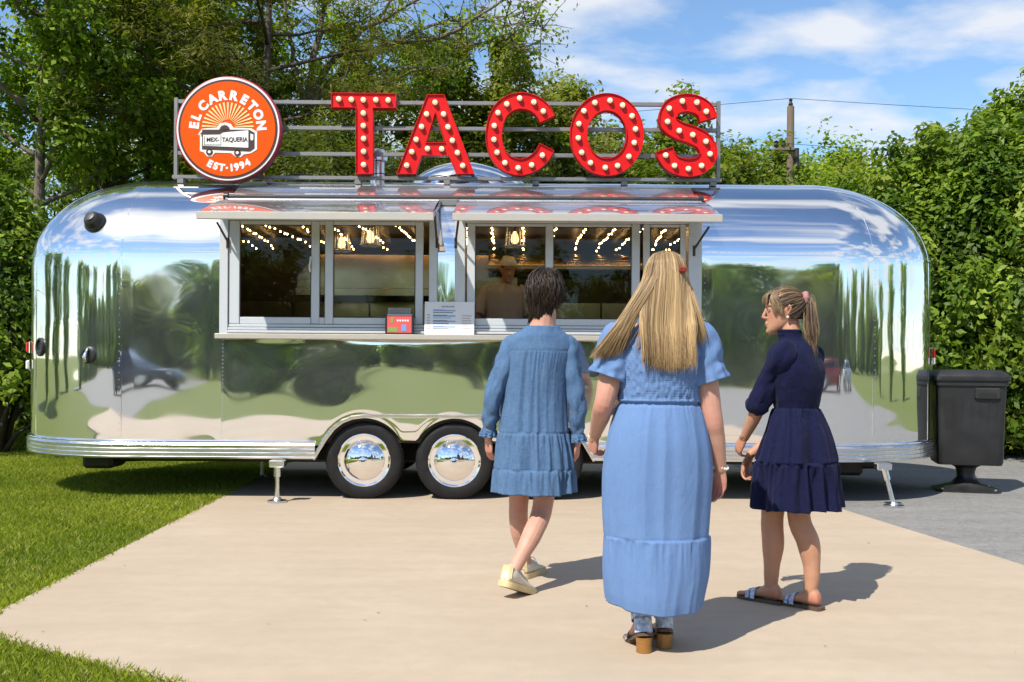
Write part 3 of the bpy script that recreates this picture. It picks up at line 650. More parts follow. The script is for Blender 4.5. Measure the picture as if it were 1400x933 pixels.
# ------------------------------------------------------------------ roof signs
YS = 0.72
frame = thing('sign_frame', 'low steel rail frame standing along the trailer roof behind the letters', 'sign frame', (0, YS, 2.95))
def bar(a, b, w=.018, d=.018, name='rail'):
    mb = MB(); a, b = Vector(a), Vector(b)
    mb.box((min(a.x,b.x)-w*(abs(a.z-b.z) > .1), YS-d+.0, min(a.z,b.z)-w*(abs(a.x-b.x) > .1)), (max(a.x,b.x)+w*(abs(a.z-b.z) > .1), YS+d, max(a.z,b.z)+w*(abs(a.x-b.x) > .1)), .003)
    rebase(mb, frame); return mb.build(name, M_steelbar, frame)
xl, xr = PX(241, 190, YS).x, PX(982, 190, YS).x
zr = [PX(600, y, YS).z for y in (141.5, 176.5, 212)]; zb_ = PX(600, 244.5, YS).z
for z in zr: bar((xl + .019, 0, z), (xr - .019, 0, z))
bar((xl - .03, 0, zb_), (xr + .03, 0, zb_), .015, .030, 'base_rail')
for x in (xl, xr): bar((x, 0, zb_ + .016), (x, 0, zr[0] + .035), .018, .018, 'post')
for x in lin(xl + .05, xr - .05, 7):
    mb = MB(); mb.box((x - .03, YS - .03, zb_ - .06), (x + .03, YS + .03, zb_ - .016), .003); rebase(mb, frame); mb.build('foot', M_steelbar, frame)
def z2(x, y): p = PX(420 + x/2.3333, 80 + y/2.3333, YS - .09); return (p.x, p.z)
def catmull(pts, n=8, closed=False):
    out = []; m = len(pts)
    for i in range(m if closed else m - 1):
        P = [pts[(i+k) % m] if closed else pts[max(0, min(m-1, i+k))] for k in (-1, 0, 1, 2)]
        for j in range(n):
            t = j / n; out.append(tuple(0.5*((2*P[1][a]) + (-P[0][a]+P[2][a])*t + (2*P[0][a]-5*P[1][a]+4*P[2][a]-P[3][a])*t*t + (-P[0][a]+3*P[1][a]-3*P[2][a]+P[3][a])*t**3) for a in (0, 1)))
    if not closed: out.append(pts[-1])
    return out
def stroke(line, w, closed=False):
    L, Rr = [], []; m = len(line)
    for i in range(m):
        a, b = (line[i-1], line[(i+1) % m]) if closed else (line[max(0, i-1)], line[min(m-1, i+1)])
        dx, dz = b[0]-a[0], b[1]-a[1]; l = math.hypot(dx, dz); nx, nz = -dz/l*w/2, dx/l*w/2
        L.append((line[i][0]+nx, line[i][1]+nz)); Rr.append((line[i][0]-nx, line[i][1]-nz))
    return (L, Rr)
def inset(loop, d):
    m = len(loop); A = sum(loop[i][0]*loop[(i+1)%m][1] - loop[(i+1)%m][0]*loop[i][1] for i in range(m)); sg = 1 if A > 0 else -1; out = []
    for i in range(m):
        p0, p, p1 = loop[i-1], loop[i], loop[(i+1) % m]
        e0 = Vector((p[0]-p0[0], p[1]-p0[1])); e1_ = Vector((p1[0]-p[0], p1[1]-p[1]))
        e0 = e0.normalized() if e0.length > 1e-9 else e1_.normalized(); e1_ = e1_.normalized() if e1_.length > 1e-9 else e0
        n0, n1 = Vector((-e0.y, e0.x))*sg, Vector((-e1_.y, e1_.x))*sg; b = (n0 + n1); b = b.normalized() if b.length > 1e-6 else n0
        k = d / max(.35, b.dot(n0)); out.append((p[0] + b.x*k, p[1] + b.y*k))
    return out
bulb_me = [None, None]
def marquee(ch, outer, holes, bulbs, label):
    c = outer[0]; xm = sum(p[0] for p in outer)/len(outer); zm = min(p[1] for p in outer)
    t = thing('marquee_letter', label, 'letter', (xm, YS - .055, zm), 0, None)
    y0, y1, yf = YS - .125, YS - .022, YS - .110
    mb = MB()
    if holes: ho = [inset(h, -.005) for h in holes]
    else: ho = []
    mb.prism(inset(outer, .005), yf, y1 - .002, ho); rebase(mb, t); mb.build('face', M_red, t)
    mb = MB()
    for li, loop in enumerate([outer] + holes):
        sgn = 1 if li == 0 else -1; inn = inset(loop, .006 * sgn); m = len(loop)
        rings = []
        for (lp, y) in ((loop, y1), (loop, y0), (inn, y0), (inn, y1)): rings.append([(p[0], y, p[1]) for p in lp])
        mb.loft(rings + [rings[0]], cap=False)
    rebase(mb, t); o = mb.build('return_wall', M_redrim, t)
    for b in bulbs:
        x, z = z2(*b)
        if bulb_me[0] is None:
            q = MB(); q.lathe([(.019,.0),(.0225,-.010),(.0248,-.019),(.0235,-.030),(.018,-.039),(.010,-.044),(.0,-.046)], (0,0,0), 'Y', 16); o = q.build('bulb', M_bulb, t, smooth=True); bulb_me[0] = o.data
            q = MB(); q.lathe([(.031,.002),(.031,-.006),(.026,-.010),(.0,-.010)], (0,0,0), 'Y', 16); s_ = q.build('socket', M_socket, o); bulb_me[1] = s_.data
        else: o = link('bulb', bulb_me[0], t); s_ = link('socket', bulb_me[1], o)
        o.location = Vector((x, yf, z)) - t.location
    return t
zz = lambda pts: [z2(*p) for p in pts]
marquee('T', zz([(78,112),(284,114),(284,161),(211,161),(212,371),(156,371),(156,160),(78,159)]), [], [(103,133),(143,135),(181,136),(221,136),(260,137),(181,178),(181,218),(182,259),(182,300),(182,342)], 'red marquee letter T with bulbs beside the round orange sign')
marquee('A', zz([(383,118),(438,118),(534,371),(476,371),(452,312),(366,312),(346,371),(285,371)]), [zz([(409,176),(380,270),(438,270)])], [(409,144),(382,181),(436,181),(366,221),(450,222),(349,262),(464,265),(335,301),(480,304),(319,344),(497,345),(385,291),(430,292)], 'red marquee letter A with bulbs and a crossbar')
wpx = (1/2.3333) / FPX * (CAMD + YS)
cb = [(753,172),(723,143),(678,131),(637,149),(609,177),(597,218),(596,262),(606,303),(631,336),(673,352),(716,343),(750,312)]
ln = catmull(zz([(766,196)] + [(752,170),(722,146),(680,137),(640,149),(612,177),(598,218),(596,262),(607,303),(632,334),(675,349),(716,339),(747,314)] + [(764,284)]), 6); L, Rr = stroke(ln, 52*wpx)
marquee('C', L + Rr[::-1], [], cb, 'red marquee letter C with bulbs, open on one side')
oc = [(955 + 90*math.cos(a), 245 - 104*math.sin(a)) for a in lin(0, 2*math.pi*63/64, 64)]
L, Rr = stroke(zz(oc), 55*wpx, True)
big, small = (L, Rr) if max(p[0] for p in L) > max(p[0] for p in Rr) else (Rr, L)
marquee('O', big, [small], [(965,138),(1005,153),(1035,187),(1046,229),(1042,272),(1025,316),(989,345),(950,351),(903,336),(875,303),(864,257),(866,212),(882,171),(917,145)], 'red oval marquee letter O with bulbs')
sb = [(1271,173),(1241,144),(1195,140),(1153,163),(1148,205),(1185,234),(1228,247),(1270,268),(1283,308),(1256,345),(1214,355),(1170,345),(1142,312)]
ln = catmull(zz([(1279,197),(1268,168),(1240,149),(1200,144),(1160,161),(1150,203),(1182,230),(1228,246),(1264,268),(1279,306),(1256,340),(1214,351),(1170,340),(1147,316),(1138,292)]), 6); L, Rr = stroke(ln, 56*wpx)
marquee('S', L + Rr[::-1], [], sb, 'red curving marquee letter S with bulbs at the frame end post')
# thin black feed wire looped along the base rail
wp = [Vector((x, YS + .034, zb_ + .03 + .018*math.sin(x*9) + .012*math.sin(x*23))) for x in lin(xl + .9, xr - .02, 70)]
mb = MB(); mb.tube(wp, .005, 5); rebase(mb, frame); mb.build('feed_wire', M_wire, frame, smooth=True)
# ---- round sign
YR = 0.50; rc = PX(312, 177, YR); U = 0.492 / 425
rs = thing('round_sign', 'round orange shop sign with white lettering, sunburst and drawn food truck', 'sign', (rc.x, YR, rc.z))
def disc(r, y0, y1, name, mat):
    mb = MB(); mb.lathe([(0, y1), (r, y1), (r, y0), (0, y0)], (0,0,0), 'Y', 96); return mb.build(name, mat, rs)
mb = MB(); mb.lathe([(0,.085),(425*U,.085),(427*U,.04),(425*U,.002),(418*U,-.004),(0,-.004)], (0,0,0), 'Y', 96); mb.build('sign_case', M_magenta, rs, smooth=True, angle=40)
disc(413*U, -.008, -.003, 'white_ring', M_white); disc(399*U, -.011, -.006, 'dark_ring', M_brown); disc(381*U, -.014, -.008, 'orange_panel', M_orange)
def layer(polys, y, name, mat):
    mb = MB()
    for P in polys: mb.prism([(x*U, z*U) for x, z in P], y - .003, y)
    return mb.build(name, mat, rs)
rays = []
for k in range(19):
    a = math.pi * (k + .5) / 19; w = .036
    rays.append([(60*math.cos(a-w*.8), 15 + 60*math.sin(a-w*.8)), (208*math.cos(a-w), 5 + 208*math.sin(a-w)), (208*math.cos(a+w), 5 + 208*math.sin(a+w)), (60*math.cos(a+w*.8), 15 + 60*math.sin(a+w*.8))])
layer(rays, -.0145, 'sunburst', M_cream)
ci = lambda x, z, r, n=20: [(x + r*math.cos(2*math.pi*k/n), z + r*math.sin(2*math.pi*k/n)) for k in range(n)]
layer([[(-238,-45),(-205,0),(-85,10),(-60,42),(-20,52),(25,40),(45,10),(190,5),(236,-22),(236,-165),(190,-195),(130,-205),(104,-228),(62,-222),(30,-195),(-100,-192),(-125,-222),(-165,-222),(-190,-190),(-222,-180),(-222,-55)]], -.0150, 'truck_outline', M_white)
gear = [((45 if k % 2 else 36)*math.cos(math.pi*k/18)-25, (45 if k % 2 else 36)*math.sin(math.pi*k/18)-10) for k in range(19)]
layer([[(-205,-8),(172,-6),(216,-30),(216,-155),(180,-180),(-205,-165)], gear, ci(-145,-188,27), ci(80,-194,27)], -.0186, 'truck_body', M_brown)
layer([[(-196,-45),(168,-12),(168,-152),(-196,-138)], [(184,-38),(208,-46),(208,-84),(196,-96),(184,-84)], ci(-145,-186,12), ci(80,-192,12)], -.0222, 'truck_side', M_white)
layer([[(-222,-48),(-190,-14),(-12,-14),(-62,-44)], [(-186,-60),(-184,-60),(-184,-132),(-186,-132)], [(-53,-50),(-51,-50),(-51,-130),(-53,-130)], [(-184,-129),(-53,-129),(-53,-131),(-184,-131)]], -.0258, 'truck_awning', M_brown)
def arc_text(chars, rad, size, bold, flip, y, name, mat):
    mb = MB()
    for ch, ang in chars:
        if ch == '.': vs, fs = [(p[0]*.001*0 + q[0], q[1]) for p, q in zip([(0,0)]*14, ci(0, size*.33, size*.13, 14))], [tuple(range(14))]
        else: vs, fs = text_verts(ch, size, bold)
        a = R_(ang); 
        cx = (min(v[0] for v in vs) + max(v[0] for v in vs)) / 2
        rot = a - math.pi/2 if not flip else a + math.pi/2
        base = rad if not flip else rad
        pts = []
        for (x, z) in vs:
            x -= cx; z -= size * .35
            pts.append(((base*math.cos(a) + x*math.cos(rot) - z*math.sin(rot))*U, y, (base*math.sin(a) + x*math.sin(rot) + z*math.cos(rot))*U))
        mb.add(pts, fs)
    return mb.build(name, mat, rs)
arc_text([('E',174),('L',158.5),('C',137),('A',117.5),('R',98.5),('R',79),('E',60.5),('T',43.5),('O',25.5),('N',6)], 272, 100, 6.0, False, -.0165, 'shop_name_lettering', M_white)
arc_text([('E',243.5),('S',252.5),('T',261.5),('.',269),('1',276),('9',283.5),('9',292),('4',300.5)], 312, 76, 4.6, True, -.0165, 'year_lettering', M_white)
mb = MB()
for body, x, z, size in (('MEX-', -117, -104, 46), ('TAQUERIA', 60, -104, 50)):
    vs, fs = text_verts(body, size, 1.3); W_ = max(v[0] for v in vs) - min(v[0] for v in vs); tw = 100 if body[0] == 'M' else 205
    mb.add([((x + vx*tw/W_)*U, -.0275, (z + vz + (vx*tw/W_)*.02)*U) for vx, vz in vs], fs)
mb.build('truck_lettering', M_brown, rs)
# mount: two stand-off brackets on the frame
for dz in (-.33, .30):
    mb = MB(); mb.box((-.02, .085, dz-.02), (.02, YS - YR + .01, dz+.02)); mb.build('bracket', M_steelbar, rs)
# ---- things on the roof
ac = thing('roof_air_conditioner', 'low shiny streamlined air conditioner cover on the trailer roof', 'air conditioner', (PX(640,235,1.2).x, 1.35, 2.96))
rings = []
for t in lin(0, 1, 14):
    x = -.62 + 1.24*t; h = .05 + .29*math.sin(math.pi*min(1, t*1.02))**.7 * (1 - .25*t); w = .14 + .22*math.sin(math.pi*min(1,t))**.6
    rings.append([(x, w*math.cos(a), max(0, h*math.sin(a))) for a in lin(0, math.pi, 15)])
mb = MB(); mb.loft(rings, True, True); mb.build('cover', M_alu, ac, smooth=True, angle=50)
mb = MB(); mb.box((-.66, -.45, -.04), (.66, .45, .012), .01); mb.build('base_flange', M_alu_dull, ac)
vp = thing('roof_vent_pipe', 'stubby capped metal vent pipe on the roof behind the letter T', 'vent pipe', (PX(516,220,1.0).x, 1.0, 2.93))
mb = MB(); mb.lathe([(.07,0),(.07,.26),(.0,.26)], (0,0,0), 'Z', 20); mb.build('pipe', M_alu_dull, vp, smooth=True, angle=40)
mb = MB(); mb.lathe([(.05,.26),(.10,.27),(.10,.33),(.07,.38),(.0,.40)], (0,0,0), 'Z', 20); mb.build('cap', M_alu_dull, vp, smooth=True, angle=40)
# ---- card and leaflet holder on the counter
zc = ledge.data.vertices[0].co.z; zc = max(v.co.z for v in ledge.data.vertices)
a, b = PX(580, 458, -.11), PX(648, 458, -.11); hgt = (PX(600, 412, -.09).z - zc)
mc = thing('menu_card', 'white printed menu card propped on the counter between the windows', 'menu card', ((a.x+b.x)/2, -.105, zc))
mc.rotation_euler = (R_(-9), 0, 0); wd = b.x - a.x
mb = MB(); mb.box((-wd/2, 0, 0.002), (wd/2, .004, hgt)); mb.build('sheet', M_paper, mc)
mb = MB(); rnd = random.Random(3)
def ln_(x0, x1, z, h, m): m.box((x0, -.0016, z), (x1, -.0004, z + h))
mi_ = MB(); mb2 = MB(); mb3 = MB()
for k in range(9): ln_(-.07 + k*.013, -.07 + k*.013 + .008, hgt*.83, .013*(.7 + .5*rnd.random()), mi_)
for k in range(8):
    z = hgt*(.74 - k*.082); ln_(-wd*.33, -wd*.33 + wd*(.18 + .22*rnd.random()), z, .007, mi_ if k % 3 else mb2)
    if k % 2 == 0: ln_(-wd*.33, wd*.12, z - .009, .012, mb2)
    if k > 1: ln_(-wd*.45, -wd*.39, z, .010, mb3)
for k in range(6): ln_(wd*.25, wd*(.38 + .08*rnd.random()), hgt*(.56 - k*.075), .008, mb3)
vs, fs = text_verts('TAQUERIA', .045, .0006); W_ = max(v[0] for v in vs)*2
mi_.build('print', M_ink, mc); mb2.build('print', M_inkblue, mc); mb3.build('print', principled('ink_tan', (.55,.45,.40), .8), mc)
mb = MB(); mb.box((-.05, .004, 0), (.05, .10, .006)); mb.build('stand_foot', M_clear, mc)
p0, p1 = PX(527, 457, -.12), PX(565, 457, -.12); w_ = p1.x - p0.x
lh = thing('leaflet_holder', 'black holder of red and green leaflets on the serving counter', 'leaflet holder', ((p0.x+p1.x)/2, -.09, zc))
mb = MB(); mb.box((-w_/2, -.05, .001), (w_/2, .05, .012)); mb.box((-w_/2, -.05, .012), (-w_/2+.012, .05, .16)); mb.box((w_/2-.012, -.05, .012), (w_/2, .05, .16)); mb.box((-w_/2+.012, .03, .012), (w_/2-.012, .05, .17)); mb.build('holder', M_blackplastic, lh)
mb = MB(); mb.box((-w_/2+.014, -.045, .013), (w_/2-.014, -.015, .165)); o = mb.build('leaflet_stack', M_flyer, lh)
mb = MB(); mb.box((-w_/2+.014, -.013, .013), (w_/2-.014, .025, .175)); mb.build('leaflet_stack', M_paper, lh)
mb = MB(); mb.box((-w_*.40, -.0475, .02), (-w_*.05, -.0455, .06)); mb.box((-w_*.30, -.0475, .10), (-w_*.2, -.0455, .15)); mb.build('printed_picture', M_flyer2, o)
mb = MB(); mb.box((w_*.08, -.0475, .025), (w_*.26, -.0455, .085)); mb.build('printed_picture', M_flyer3, o)
mb = MB()
for k in range(5): mb.box((-.02 + k*.022, -.0475, .112), (-.006 + k*.022, -.0455, .128))
mb.build('printed_title', M_white, o)
mb = MB(); mb.box((-w_/2+.01, .052, .01), (w_/2-.03, .056, .235)); mb.build('back_plate', M_clear, lh)
# ------------------------------------------------------------------ vegetation
def leaf_mesh(name, cen, rad, per, size, cols, seed, mat, up=0.35, outc=None, drop=0.0, aspect=0.55, fold=0.18, needle=False, clumpvar=0.35, flatten=1.0):
    """cen (n,3) clump centres, rad clump radii; each leaf is a folded rhombus of four vertices"""
    rg = np.random.default_rng(seed); cen = np.asarray(cen, float); n = len(cen)
    rad = np.broadcast_to(np.asarray(rad, float), (n,)); per = np.broadcast_to(np.asarray(per), (n,)).astype(int)
    idx = np.repeat(np.arange(n), per); N = len(idx)
    d = rg.normal(size=(N, 3)); d /= np.linalg.norm(d, axis=1)[:, None]
    rr = rg.random(N) ** 0.45
    off = d * (rr * rad[idx])[:, None]; off[:, 2] *= flatten
    P = cen[idx] + off; P[:, 2] -= drop * rr * rad[idx]
    out = d.copy()
    if outc is not None:
        o2 = P - np.asarray(outc); o2 /= (np.linalg.norm(o2, axis=1)[:, None] + 1e-6); out = 0.5 * out + 0.6 * o2
    nrm = out + rg.normal(size=(N, 3)) * 0.55 + np.array([0, 0, up]); nrm /= np.linalg.norm(nrm, axis=1)[:, None]
    t = rg.normal(size=(N, 3)) + np.array([0, 0, -0.35]); t -= nrm * (t * nrm).sum(1)[:, None]; t /= np.linalg.norm(t, axis=1)[:, None]
    b = np.cross(nrm, t); s = size * (0.6 + 0.8 * rg.random(N)); w = s * aspect * 0.5
    v0 = P - t * (s * .5)[:, None]; v2 = P + t * (s * .5)[:, None]; mid = P + nrm * (s * fold)[:, None] * .5 - t * (s * .06)[:, None]
    V = np.stack([v0, mid + b * w[:, None], v2, mid - b * w[:, None]], 1).reshape(-1, 3)
    cols = np.asarray(cols, float); k = len(cols)
    cl = rg.random(n); mixc = np.clip(cl[idx] * (k - 1) + rg.normal(size=N) * 0.35, 0, k - 1.001); i0 = mixc.astype(int); f = (mixc - i0)[:, None]
    C = cols[i0] * (1 - f) + cols[np.minimum(i0 + 1, k - 1)] * f
    C = C * (1 + clumpvar * (rg.random(n)[idx] - .5))[:, None] * (1 + .35 * (rg.random(N) - .5))[:, None]
    return quads_mesh(name, V, C, mat)
def quads_mesh(name, V, C, mat):
    me = bpy.data.meshes.new(name); nf = len(V) // 4
    me.vertices.add(len(V)); me.vertices.foreach_set('co', V.astype(np.float32).ravel())
    me.loops.add(nf * 4); me.loops.foreach_set('vertex_index', np.arange(nf * 4, dtype=np.int32))
    me.polygons.add(nf); me.polygons.foreach_set('loop_start', np.arange(0, nf * 4, 4, dtype=np.int32))
    me.update(calc_edges=True)
    at_ = me.attributes.new('tint', 'FLOAT_COLOR', 'POINT'); A = np.ones((len(V), 4), np.float32); A[:, :3] = np.repeat(np.clip(C, 0, 1), 4, 0)
    at_.data.foreach_set('color', A.ravel()); me.materials.append(mat); return me
def skeleton(H, r0, seed, first=0.3, limbs=14, reach=2.6, lean=(0, 0), rise=0.45, subs=4, taper=0.15, prof=None, wob_=0.12, droop=0.0):
    """trunk + limbs + twigs as tubes; returns MB and twig points for the leaves"""
    rnd = random.Random(seed); mb = MB(); tw = []
    path = []; n = 9; ph = rnd.random() * 6
    for i in range(n + 1):
        t = i / n; path.append(Vector((lean[0]*t*H + wob_*math.sin(t*5 + ph), lean[1]*t*H + wob_*math.cos(t*4 + ph*2) - wob_*math.cos(ph*2), t*H)))
    path[0] = Vector((wob_*math.sin(ph), 0, -.05))
    rs = [max(taper*.1, r0 * (1 - .93*(i/n)**.9) * (1.25 if i == 0 else 1)) for i in range(n + 1)]
    mb.tube(path, rs, 9)
    def tp(t): f = t*n; i = min(n-1, int(f)); return path[i].lerp(path[i+1], f - i)
    for k in range(limbs):
        t = first + (0.97 - first) * (k + rnd.random()*.7) / limbs; p = tp(t); az = k*2.4 + rnd.uniform(-.5, .5)
        L = reach * (prof(t) if prof else math.sin(math.pi * min(1, (t - first*.6) / (1.15 - first*.6)))**.7) * rnd.uniform(.75, 1.15)
        u = Vector((math.cos(az), math.sin(az), rise * rnd.uniform(.6, 1.4))).normalized(); pts = [p]; q = p.copy(); m = 6
        for i in range(m):
            u = (u + Vector((rnd.uniform(-.25,.25), rnd.uniform(-.25,.25), rnd.uniform(-.10,.22) - droop*i*.1))).normalized(); q = q + u * L / m; pts.append(q.copy())
        rl = max(.012, r0 * .42 * (1 - t*.75)); mb.tube(pts, [rl*(1 - .82*i/m) for i in range(m+1)], 6)
        tw += [(pts[i], .8) for i in range(3, m+1)]
        for s_ in range(subs):
            i = rnd.randint(2, m); b = pts[i]; v = (u + Vector((rnd.uniform(-1,1), rnd.uniform(-1,1), rnd.uniform(-.4,.7)))).normalized(); l2 = L * rnd.uniform(.25, .5)
            e1_, e2_ = b + v*l2*.5 + Vector((0,0,.03)), b + v*l2 + Vector((0,0,rnd.uniform(-.1,.15)))
            mb.tube([b, e1_, e2_], [rl*.35, rl*.22, .004], 4); tw += [(e1_, .7), (e2_, 1.0)]
    tw.append((path[-1], .8)); return mb, tw
PROTO = {}
def tree(name, label, base, H, seed, cols, group=None, trunk_r=.14, leafsize=.12, leaves=24000, clump=.42, bark=None, mat=None, cat='tree', proto=None, rotz=0.0, scale=1.0, up=.35, aspect=.55, flatten=1.0, drop=0.0, outc_h=None, **sk):
    t = thing(name, label, cat, base, rotz, group); t.scale = (scale, scale, scale)
    if proto and proto in PROTO: tm, cm = PROTO[proto]
    else:
        mb, tw = skeleton(H, trunk_r, seed, **sk); rnd = random.Random(seed + 1)
        cen = [p + Vector((rnd.gauss(0,.12), rnd.gauss(0,.12), rnd.gauss(0,.10))) for p, w in tw for _ in range(1)]
        per = max(4, int(leaves / len(cen)))
        cm = leaf_mesh('crown', [tuple(c) for c in cen], [clump * rnd.uniform(.6, 1.35) for _ in cen], [int(per*rnd.uniform(.5,1.5)) for _ in cen], leafsize, cols, seed, mat or M_leaf, up, (0, 0, outc_h if outc_h is not None else H*.5), aspect=aspect, flatten=flatten, drop=drop)
        o = mb.build('trunk', bark or M_bark, None, smooth=True); tm = o.data; bpy.data.objects.remove(o)
        if proto: PROTO[proto] = (tm, cm)
    link('trunk', tm, t); c = link('crown', cm, t); c['kind'] = 'stuff'; return t
def bush(name, label, base, seed, rx, ry, H, cols, leaves, leafsize, mat=None, group=None, lobes=26, proto=None, rotz=0, scale=1.0, low=0.15, clump=.5, up=.35, aspect=.5, cat='bush', top=None):
    """a dense leafy mass down to the ground: leaf clumps spread over an uneven dome, stems inside"""
    t = thing(name, label, cat, base, rotz, group); t.scale = (scale,)*3
    if proto and proto in PROTO: tm, cm = PROTO[proto]
    else:
        rnd = random.Random(seed); cen, rad = [], []
        mb = MB()
        for k in range(lobes):
            z = low + (1-low) * ((k + .5) / lobes) ** .85; prf = math.sqrt(max(0.02, 1 - ((z - .42)/.60)**2)) if z > .42 else .82 + .18*z/.42
            az = k * 2.39996 + rnd.uniform(-.3,.3); rr = rnd.uniform(.60, 1.05) * prf
            c = Vector((rx*rr*math.cos(az), ry*rr*math.sin(az), H*z*rnd.uniform(.93, 1.05))); cen.append(tuple(c)); rad.append(clump * rnd.uniform(.65, 1.35))
            m = Vector((c.x*.35, c.y*.35, c.z*.5)); mb.tube([(c.x*.08, c.y*.08, -.05), m, c], [.05*scale, .03, .008], 5)
            for j in range(2):
                e = c + Vector((rnd.gauss(0,.35), rnd.gauss(0,.35), rnd.uniform(.0,.5))); cen.append(tuple(e)); rad.append(clump*.5*rnd.uniform(.6,1.2)); mb.tube([c, e], [.01, .004], 4)
        w = np.array(rad)**2; per = np.maximum(3, (leaves * w / w.sum())).astype(int)
        cm = leaf_mesh('foliage', cen, rad, per, leafsize, cols, seed, mat or M_leaf, up, (0,0,H*.45), aspect=aspect)
        o = mb.build('stem', M_bark, None, smooth=True); tm = o.data; bpy.data.objects.remove(o)
        if proto: PROTO[proto] = (tm, cm)
    link('stem', tm, t); c = link('foliage', cm, t); c['kind'] = 'stuff'; return t
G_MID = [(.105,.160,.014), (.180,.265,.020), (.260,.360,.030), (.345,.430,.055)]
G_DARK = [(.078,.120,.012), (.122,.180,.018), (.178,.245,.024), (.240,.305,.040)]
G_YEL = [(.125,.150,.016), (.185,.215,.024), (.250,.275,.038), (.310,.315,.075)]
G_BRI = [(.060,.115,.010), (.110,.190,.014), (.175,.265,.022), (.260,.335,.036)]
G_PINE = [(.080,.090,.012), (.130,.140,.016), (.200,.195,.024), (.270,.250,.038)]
def BX(px, Y): return (px - CX) / FPX * (Y + CAMD)
# tall trees behind the trailer's left end
tree('broadleaf_tree', 'tall green tree with pale forked trunk behind the trailer end', (BX(62, 8.5), 8.5, 0), 8.6, 11, G_MID, trunk_r=.17, leaves=24000, leafsize=.12, bark=M_barkpale, first=.44, limbs=24, reach=2.7, rise=.5, clump=.36, subs=5)
tree('broadleaf_tree', 'slender grey trunked tree next to the forked tree', (BX(128, 9.5), 9.5, 0), 9.2, 23, G_MID, trunk_r=.15, leaves=24000, leafsize=.12, first=.46, limbs=24, reach=2.6, rise=.5, clump=.36, subs=5)
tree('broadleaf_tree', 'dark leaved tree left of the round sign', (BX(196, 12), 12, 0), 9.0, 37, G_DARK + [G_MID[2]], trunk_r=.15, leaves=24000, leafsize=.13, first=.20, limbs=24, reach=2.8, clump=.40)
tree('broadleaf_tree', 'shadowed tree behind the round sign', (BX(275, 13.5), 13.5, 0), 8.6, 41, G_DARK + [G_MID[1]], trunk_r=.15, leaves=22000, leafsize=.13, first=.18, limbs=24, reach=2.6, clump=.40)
tree('pine_tree', 'pine with bare upright trunk and flat needle boughs over the round sign', (BX(358, 9.5), 9.5, 0), 9.6, 53, G_PINE, trunk_r=.20, leaves=42000, leafsize=.13, aspect=.16, first=.36, limbs=26, reach=2.9, rise=.12, subs=6, clump=.42, flatten=.38, up=.8)
def bare_tree():
    Y = 11.5; rnd = random.Random(67); t = thing('bare_limbed_tree', 'leaning tree with long bare pale limbs and sparse leaves', 'tree', (BX(420, Y), Y, 0)); mb = MB(); cen = []
    lines = [([(420,330),(419,250),(421,190),(424,135)], .17, .12), ([(424,140),(455,112),(500,78),(545,60),(600,52),(655,22),(720,-20)], .085, .02), ([(424,138),(452,88),(492,44),(545,15),(600,-25)], .08, .02), ([(545,60),(590,34),(640,28),(690,24),(738,8)], .04, .01), ([(423,140),(430,75),(446,10),(470,-60)], .09, .03), ([(422,150),(404,96),(396,40),(384,-30)], .06, .02), ([(500,78),(512,40),(540,-10),(552,-50)], .045, .012), ([(600,52),(640,60),(690,56),(712,68)], .025, .006), ([(430,150),(480,140),(540,108),(590,92),(620,96)], .05, .01), ([(655,22),(690,34),(726,30),(742,40)], .02, .005)]
    for L, r0, r1 in lines:
        P = [PX(x, y, Y + rnd.uniform(-.5,.5)*(k > 0)) for k, (x, y) in enumerate(L)]; P = [p - t.location for p in P]; n = len(P) - 1
        if r0 > .15: P[0].z = -.05
        sm = []
        for i in range(n):
            for j in range(4):
                q = j/4; a_, b_, c_, d_ = P[max(0,i-1)], P[i], P[i+1], P[min(n,i+2)]; sm.append(.5*((2*b_) + (c_-a_)*q + (2*a_-5*b_+4*c_-d_)*q*q + (3*b_-a_-3*c_+d_)*q**3) + Vector((rnd.gauss(0,.02),rnd.gauss(0,.02),rnd.gauss(0,.02)))*(r0 < .15))
        sm.append(P[-1]); mb.tube(sm, [r0 + (r1-r0)*i/(len(sm)-1) for i in range(len(sm))], 8)
        if r0 < .15:
            for p in sm[3:]:
                for _ in range(3):
                    v = Vector((rnd.gauss(.2,.8), rnd.gauss(0,.8), rnd.gauss(.25,.6))).normalized()*rnd.uniform(.3,1.0); m = p + v*.5 + Vector((0,0,.04)); e = p + v; mb.tube([p, m, e], [.013,.008,.003], 4)
                    if rnd.random() < .75: cen.append(tuple(e))
                    if rnd.random() < .3: cen.append(tuple(m))
    mb.build('trunk', M_barkpale, t, smooth=True); me = leaf_mesh('crown', cen, [.16 + .18*rnd.random() for _ in cen], [rnd.randint(3, 15) for _ in cen], .10, G_MID + [G_YEL[2]], 67, M_leaf); c = link('crown', me, t); c['kind'] = 'stuff'
bare_tree()
tree('broadleaf_tree', 'round crowned green tree behind the letter A', (BX(520, 14), 14, 0), 8.0, 71, [(.022,.045,.008)] + G_MID, trunk_r=.14, leaves=26000, leafsize=.14, first=.10, limbs=22, reach=2.3, clump=.5)
tree('broadleaf_tree', 'yellow green feathery tree behind the letter C', (BX(650, 14.5), 14.5, 0), 7.4, 79, G_YEL, trunk_r=.12, leaves=38000, leafsize=.13, first=.08, limbs=22, reach=2.2, rise=.8, clump=.42, bark=M_barkpale)
tree('broadleaf_tree', 'pale twiggy tree between the letters C and O', (BX(745, 15), 15, 0), 7.0, 83, G_YEL[1:] + [(.26,.25,.10)], trunk_r=.11, leaves=32000, leafsize=.13, first=.08, limbs=20, reach=2.1, rise=.9, clump=.40, bark=M_barkpale)
